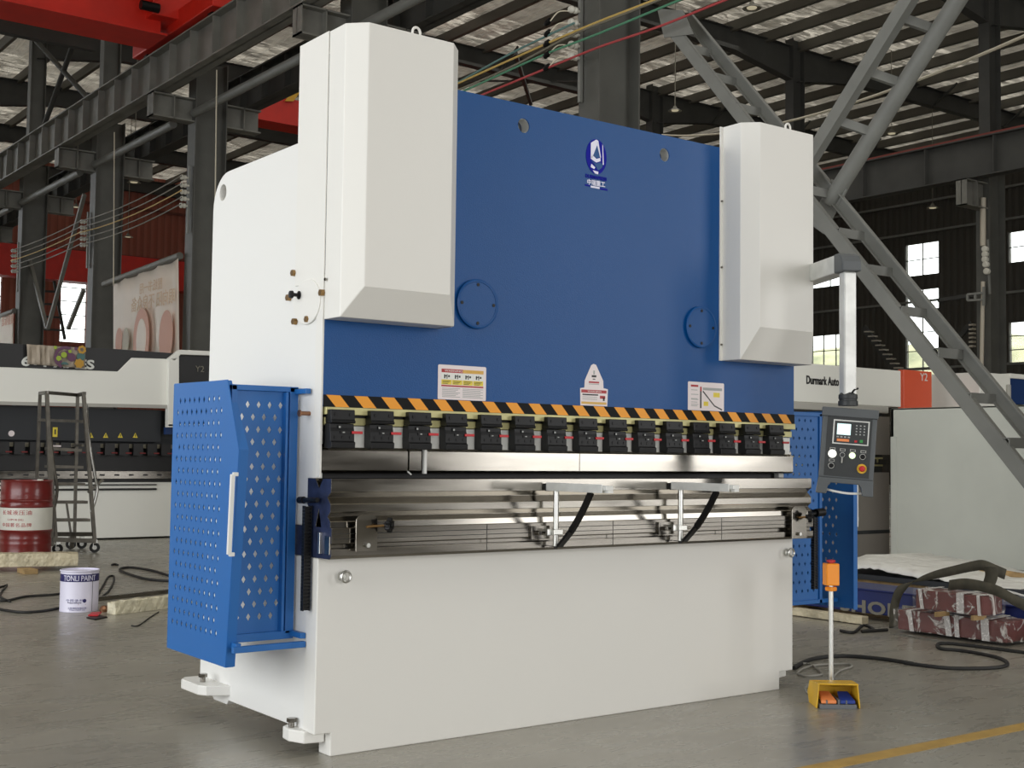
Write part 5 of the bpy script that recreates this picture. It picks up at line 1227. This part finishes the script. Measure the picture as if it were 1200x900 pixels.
# ================================================================== RIGHT BACKGROUND
# second press brake, mostly hidden behind the first
YD = 9.0
DB = thing('press_brake', (11.0, 9.6, 0), 'white press brake with black name lettering behind the control pendant', 'press brake')
Dd = lambda px, py: U(px, py, Y=YD)
ztop = Dd(1000,430).z
mb = MB('mach_white'); mb.box(8.2, 12.34, YD, YD+.5, 1.70, ztop); mb.box(8.2, 12.1, YD-.01, YD+.5, 1.62, 1.70, 'mach_grey'); up_ = mb.build('upper_cover', DB, bevel=.01)
mb = MB('letter_black'); p = Dd(944.5,449.5); text_mb(mb, 'Durmark Auto', (p.x, YD-.003, p.z), ux, uz, 0.125, 'letter_black', .002, sx=.72, bold=.0035); mb.build('lettering', up_)
mb = MB('mach_dark'); mb.box(8.2, 12.05, YD+.05, YD+.5, .95, 1.62); mb.build('ram', DB)
mb = MB('rail_yellow'); mb.box(8.2, 12.0, YD, YD+.1, 1.02, 1.12); o = mb.build('clamp_rail', DB)
mb = MB('mach_black'); mb.box(8.2, 12.0, YD-.02, YD+.02, 1.04, 1.06)
for i in range(7): mb.box(10.9+i*.17, 11.0+i*.17, YD-.03, YD, 1.04, 1.10)
mb.build('clamp_row', DB)
mb = MB('mach_taupe'); mb.box(8.2, 12.05, YD-.05, YD+.6, 0.0, .95); mb.box(8.2, 12.05, YD-.055, YD-.045, .27, .31, 'mach_dark'); mb.build('front_plate', DB, bevel=.006)
mb = MB('mach_taupe'); mb.box(11.5, 12.1, YD-.02, YD+.4, 1.15, 1.58); mb.build('side_box', DB)
# orange machine block beyond
OB = thing('machine_tank', tuple(U(1075,560,Y=11)), 'orange machine housing standing behind the grey panel', 'machine')
p0, p1 = U(1059,433,Y=11), U(1092,436,Y=11); mb = MB('mach_orange'); mb.box(p0.x, p1.x, 11, 11.1, 0.0, p0.z); h = mb.build('housing', OB, bevel=.01)
mb = MB('letter_white'); q = U(1078,446,Y=11); text_mb(mb, 'Y2', (q.x, 10.995, q.z), ux, uz, .16, 'letter_white', .003); mb.build('lettering', h)
# white and blue machine at the far right
WB = thing('press_brake', tuple(U(1180,540,Y=10.5)), 'white and navy machine at the right edge behind the lattice brace', 'machine')
p0 = U(1148,436,Y=10.5); p1 = U(1184,436,Y=10.5); p2 = U(1225,438,Y=10.5)
mb = MB('mach_white'); mb.box(p0.x, p1.x, 10.5, 11.3, 0, p0.z); mb.box(p1.x, p2.x, 10.5, 11.3, p0.z-.05, p0.z+.02); mb.box(p1.x-.12,p1.x-.06,10.45,10.5,.6,p0.z-.15,'mach_grey'); mb.build('side_housing', WB, bevel=.01)
mb = MB('mach_blue'); mb.box(p1.x+.01, p2.x+1, 10.55, 11.2, U(1190,473,Y=10.5).z, p0.z-.05); mb.build('navy_cover', WB)
mb = MB('mach_white'); mb.box(p1.x, p2.x+1, 10.5, 11.3, 0, U(1190,473,Y=10.5).z-.02); mb.build('lower_housing', WB)
# big grey sheet-metal panel
mb = MB('panel_grey'); zt = 1.665; mb.box(11.85, 11.9, 5.3, 8.78, 0.0, zt); mb.box(11.85, 12.6, 8.74, 8.78, 0, zt-.01); mb.box(11.85,12.6,5.3,8.78,zt-.02,zt); 
mb.box(11.842, 11.85, 8.70, 8.78, 0.0, 1.35)
tag(recentre(mb.build('sheet_panel', bevel=.006), (11.85,7,0)), 'large plain grey-white sheet-metal panel behind the lattice brace', 'panel')
# blue beam with lettering lying on the floor
XB = 7.22
BB = thing('blue_beam', (XB, 5.4, 0), 'dark blue painted beam with grey letters lying on the floor', 'beam')
bt = U(1040,693,X=XB).z
mb = MB('beam_blue'); mb.box(XB, XB+.35, 3.4, 6.6, 0.045, bt); mb.box(XB-.012, XB+.362, 3.39, 6.61, bt-.012, bt+.003); mb.build('body', BB, bevel=.008)
mb = MB('beam_text'); rt2 = Vector((0,-1,0)); q = U(1003,713,X=XB); y_s = U(980,713,X=XB).y
text_mb(mb, 'SHORE', (XB-.003, U(985,714,X=XB).y, U(1005,717,X=XB).z), rt2, uz, .118, 'beam_text', .002, sx=1.55, bold=.004, spacing=1.08); mb.build('lettering', BB)
for y in (3.8, 6.2):
    mb = MB('wood'); mb.box(XB, XB+.35, y, y+.1, 0, .045); tag(recentre(mb.build('wooden_block'), (XB,y,0)), ['near','far'][y > 5]+' wooden batten under the blue beam', 'block')
# white sheets and a crate behind the beam
SH = thing('crate', (8.3, 6.2, 0), 'low crate of wood and metal under white sheeting behind the blue beam', 'crate')
zc_ = U(1010,672,X=8.0).z
mb = MB('wood'); mb.box(8.0, 8.9, 5.6, 7.2, 0.05, U(1010,678,X=8.0).z); mb.build('wood_panel', SH, bevel=.006)
mb = MB('zinc'); mb.box(7.98, 8.9, 3.2, 5.6, 0.05, U(1060,683,X=8.0).z); mb.build('metal_panel', SH, bevel=.006)
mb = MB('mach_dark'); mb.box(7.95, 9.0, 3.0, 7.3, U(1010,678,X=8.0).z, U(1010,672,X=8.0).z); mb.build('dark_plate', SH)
sh = MB('sheet_white'); rnd = random.Random(4); g = []
top = [(1000,655),(1015,651),(1040,654),(1070,659),(1100,664),(1140,674),(1180,680),(1230,690)]
for i, (px, py) in enumerate(top):
    q = U(px, py, X=8.35); row = [q+Vector((.7,0,-.01)), q+Vector((.3,0,.0)), q, U(px, py+9+rnd.uniform(-1,1), X=8.0), U(px, py+16+rnd.uniform(-2,2), X=7.93)]
    g.append(row)
rows_ = []
for c_ in zip(*g): rows_.append(smoothcurve(list(c_), 5))
V_ = [[sh.bm.verts.new(p+Vector((0,0,rnd.uniform(-.006,.006)))) for p in r_] for r_ in rows_]
for i in range(len(V_)-1):
    for j in range(len(V_[0])-1): sh.face([V_[i][j], V_[i][j+1], V_[i+1][j+1], V_[i+1][j]], None, True)
o = sh.build('plastic_sheet', None, solid=.006); tag(recentre(o, (8.3,5.5,zc_)), 'crumpled white sheet draped over the low crate', 'sheet')
mb = MB('wood'); mb.cyl(U(1150,668,X=8.6), U(1230,682,X=8.6), .03, n=14); tag(mb.build('wooden_pole'), 'brown round pole on the white sheet at the right edge', 'pole')
# plank by the guard
mb = MB('wrap_beige'); a = U(930,716,Z=0.03); b = U(1014,727,Z=0.03); mb.bar(a+Vector((0,0,.0)), b, .07, .05); tag(recentre(mb.build('plank', bevel=.003), a), 'stained pale plank on the floor below the right guard', 'plank')
mb = MB('rubber'); mb.tube(smoothcurve([U(985,739,Z=.01), U(1000,741,Z=.01), U(1012,733,Z=.015), U(1024,738,Z=.01), U(1010,740,Z=.01), U(1040,738,Z=.01)], 6), .01, n=8); tag(recentre(mb.build('dark_rag'), U(1010,739,Z=0)), 'dark cable scraps on the floor in front of the blue beam', 'scrap')
# two wrapped primer-red blocks
def wrapped_block(corners, h, label, straps, z0):
    """corners: near-left, near-right floor points and depth"""
    A, Bq, dep = corners; A, Bq = Vector(A), Vector(Bq); d = (Bq-A); L = d.length; d.normalize(); n = Vector((-d.y, d.x, 0))
    if n.x < 0: n = -n
    t = thing('wrapped_block', (A.x, A.y, z0), label, 'block', 'primer-red blocks wrapped in film')
    mb = MB('primer_red'); c = A+d*L/2+n*dep/2+Vector((0,0,z0+h/2-A.z)); mb.obox(c, d*L/2, n*dep/2, (0,0,h/2)); mb.build('block', t, bevel=.008)
    rnd = random.Random(len(label)); f = MB('film'); N, M = 26, 10; ring = []
    pts = [(-.52,-.48),(-.52,.1),(-.53,.5),(-.2,.54),(.2,.54),(.53,.5),(.52,0),(.52,-.48)]
    G_ = []
    for i in range(N+1):
        uu = -.53+1.06*i/N
        G_.append([f.bm.verts.new(c+d*(uu*L)+n*(a_*dep)*(1+rnd.uniform(-.01,.06))+Vector((0,0,b_*h*(1+rnd.uniform(-.03,.09)))) ) for a_, b_ in pts])
    for i in range(N):
        for k in range(len(pts)-1): f.face([G_[i][k], G_[i][k+1], G_[i+1][k+1], G_[i+1][k]], None, False)
    f.face(G_[0]); f.face(G_[-1][::-1]); f.build('plastic_film', t)
    for k, (u_, w_) in enumerate(straps):
        s__ = MB('film_white'); cc = c+d*(u_-.5)*L
        for a_, b_ in (((-.56,-.5),(-.565,.56)), ((-.565,.56),(.55,.56))):
            p = cc+n*a_[0]*dep+Vector((0,0,a_[1]*h)); q = cc+n*b_[0]*dep+Vector((0,0,b_[1]*h)); 
            p2, q2 = p+d*rnd.uniform(-.01,.01), q+d*rnd.uniform(-.02,.02); s__.prism([p2-d*w_/2, p2+d*w_/2, q2+d*w_/2, q2-d*w_/2], n*.003 if abs(a_[1]-b_[1]) > .1 else Vector((0,0,.003)))
        s__.build('film_band', t)
    return t
a, b = U(1052,741,Z=.0), U(1180,758,Z=.0)
hL = .125
wrapped_block((a, b, .24), hL, 'lower longer film-wrapped dark red block on the floor', ((.14,.03),(.5,.04),(.58,.03),(.83,.05)), 0.02)
zU = hL+.03
a2, b2_ = U(1072,719,Z=zU), U(1163,727,Z=zU); 
a2 = U(1073,716,Z=zU); b2_ = U(1152,726,Z=zU)
wrapped_block((a2, b2_, .2), .115, 'shorter film-wrapped dark red block stacked on top of the other', ((.12,.025),(.7,.05),(.95,.02)), zU+.02)
for px in (1091, 1134):
    q = U(px, 722+(px-1091)*.1, Z=zU); mb = MB('wood'); mb.box(q.x+.05, q.x+.18, q.y-.008, q.y+.012, zU-.008, zU+.02); tag(recentre(mb.build('wooden_block'), q), 'small wooden spacer between the two wrapped blocks, '+('left' if px < 1100 else 'right'), 'block')
mb = MB('zinc'); mb.bar(U(1044,741.5,Z=.006), U(1123,755,Z=.006), .012, .01); tag(recentre(mb.build('thin_rod'), U(1044,741,Z=0)), 'thin shiny rod on the floor in front of the lower wrapped block', 'rod')
# lifting sling arched over the blocks
def ribbon(pts, w, wd, name, parent=None, t=.006):
    P = smoothcurve(pts, 7); mb = MB('webbing'); L_, R_ = [], []
    for i, p in enumerate(P):
        k = i/(len(P)-1)*(len(wd)-1); i0 = int(min(k, len(wd)-2)); v = Vector(wd[i0]).lerp(Vector(wd[i0+1]), k-i0).normalized()*w/2
        L_.append(mb.bm.verts.new(p-v)); R_.append(mb.bm.verts.new(p+v))
    for i in range(len(P)-1): mb.face([L_[i], L_[i+1], R_[i+1], R_[i]], None, True)
    return mb.build(name, parent, solid=t)
SL = thing('lifting_sling', tuple(U(1045,735,Z=0)), 'worn grey-brown webbing sling arched over the wrapped blocks', 'sling')
XS = 7.05
S_ = lambda px, py, x=XS: U(px, py, X=x)
ribbon([U(1047,735,Z=.01), S_(1048,712), S_(1054,693), S_(1067,682), S_(1090,675), S_(1120,668), S_(1140,663.5), S_(1152,662.5), S_(1166,668,7.1), S_(1178,673,7.2)], .065, [(0,-1,.3),(0,-.8,-.2),(0,-.3,1),(.2,0,1),(.4,0,1)], 'webbing_loop', SL)
ribbon([S_(1160,664,7.0), S_(1162,674,7.0), S_(1158,687,6.98)], .085, [(0,-1,0),(0,-1,0.1)], 'webbing_fold', SL)
ribbon([S_(1112,686,6.95), S_(1130,684,6.93), S_(1150,687,6.92), S_(1170,693,6.92), S_(1190,704,6.95), S_(1215,716,7.0)], .065, [(.2,0,1),(.2,0,1),(.3,0,1)], 'webbing_tail', SL)

# ================================================================== LIGHT
w = bpy.data.worlds.new('World'); bpy.context.scene.world = w; w.use_nodes = True
wn = w.node_tree; bg = wn.nodes['Background']; bg.inputs[0].default_value = (0.93, 0.97, 1.0, 1); bg.inputs[1].default_value = 1.0
def area(name, loc, rot, sx_, sy_, e, col=(1,1,1)):
    l = bpy.data.lights.new(name, 'AREA'); l.shape = 'RECTANGLE'; l.size = sx_; l.size_y = sy_; l.energy = e; l.color = col
    o = bpy.data.objects.new(name, l); C.objects.link(o); o.location = loc; o.rotation_euler = rot; return o
bg.inputs[1].default_value = 3.2
# daylight from the tall doorways behind and left of the viewer, and from the roof
area('roof_daylight', (1, 2, 12.8), (0,0,0), 14, 14, 380, (1,.985,.96))
area('door_daylight', (-9.7, 5.5, 3.6), (0, R(-90), 0), 7, 15, 1320, (.96,.98,1))
area('rear_daylight', (0, -11.7, 2.6), (R(90), 0, 0), 14, 5.0, 820, (1,.99,.98))
area('rear_window_daylight', (18.2, -11.7, 5.2), (R(90), 0, 0), 8.6, 9.5, 950, (1,.99,.98))
area('roof_daylight_right', (19, 20, 12.6), (0,0,0), 14, 24, 500, (1,.97,.9))
cam = bpy.data.cameras.new('Camera'); co = bpy.data.objects.new('Camera', cam); C.objects.link(co)
cam.sensor_width = 36; cam.lens = F_PX/1200*36; cam.clip_end = 300
M = Matrix((( _r.x, _u.x, -_f.x, CAM.x), (_r.y, _u.y, -_f.y, CAM.y), (_r.z, _u.z, -_f.z, CAM.z), (0,0,0,1)))
co.matrix_world = M
sc = bpy.context.scene; sc.camera = co
sc.view_settings.view_transform = 'Standard'; sc.view_settings.look = 'None'; sc.view_settings.gamma = 1; sc.view_settings.exposure = 0.26; sc.view_settings.use_curve_mapping = False
sc.cycles.use_denoising = True; sc.cycles.max_bounces = 6; sc.cycles.diffuse_bounces = 4; sc.cycles.glossy_bounces = 3; sc.cycles.transparent_max_bounces = 12; sc.cycles.sample_clamp_indirect = 6
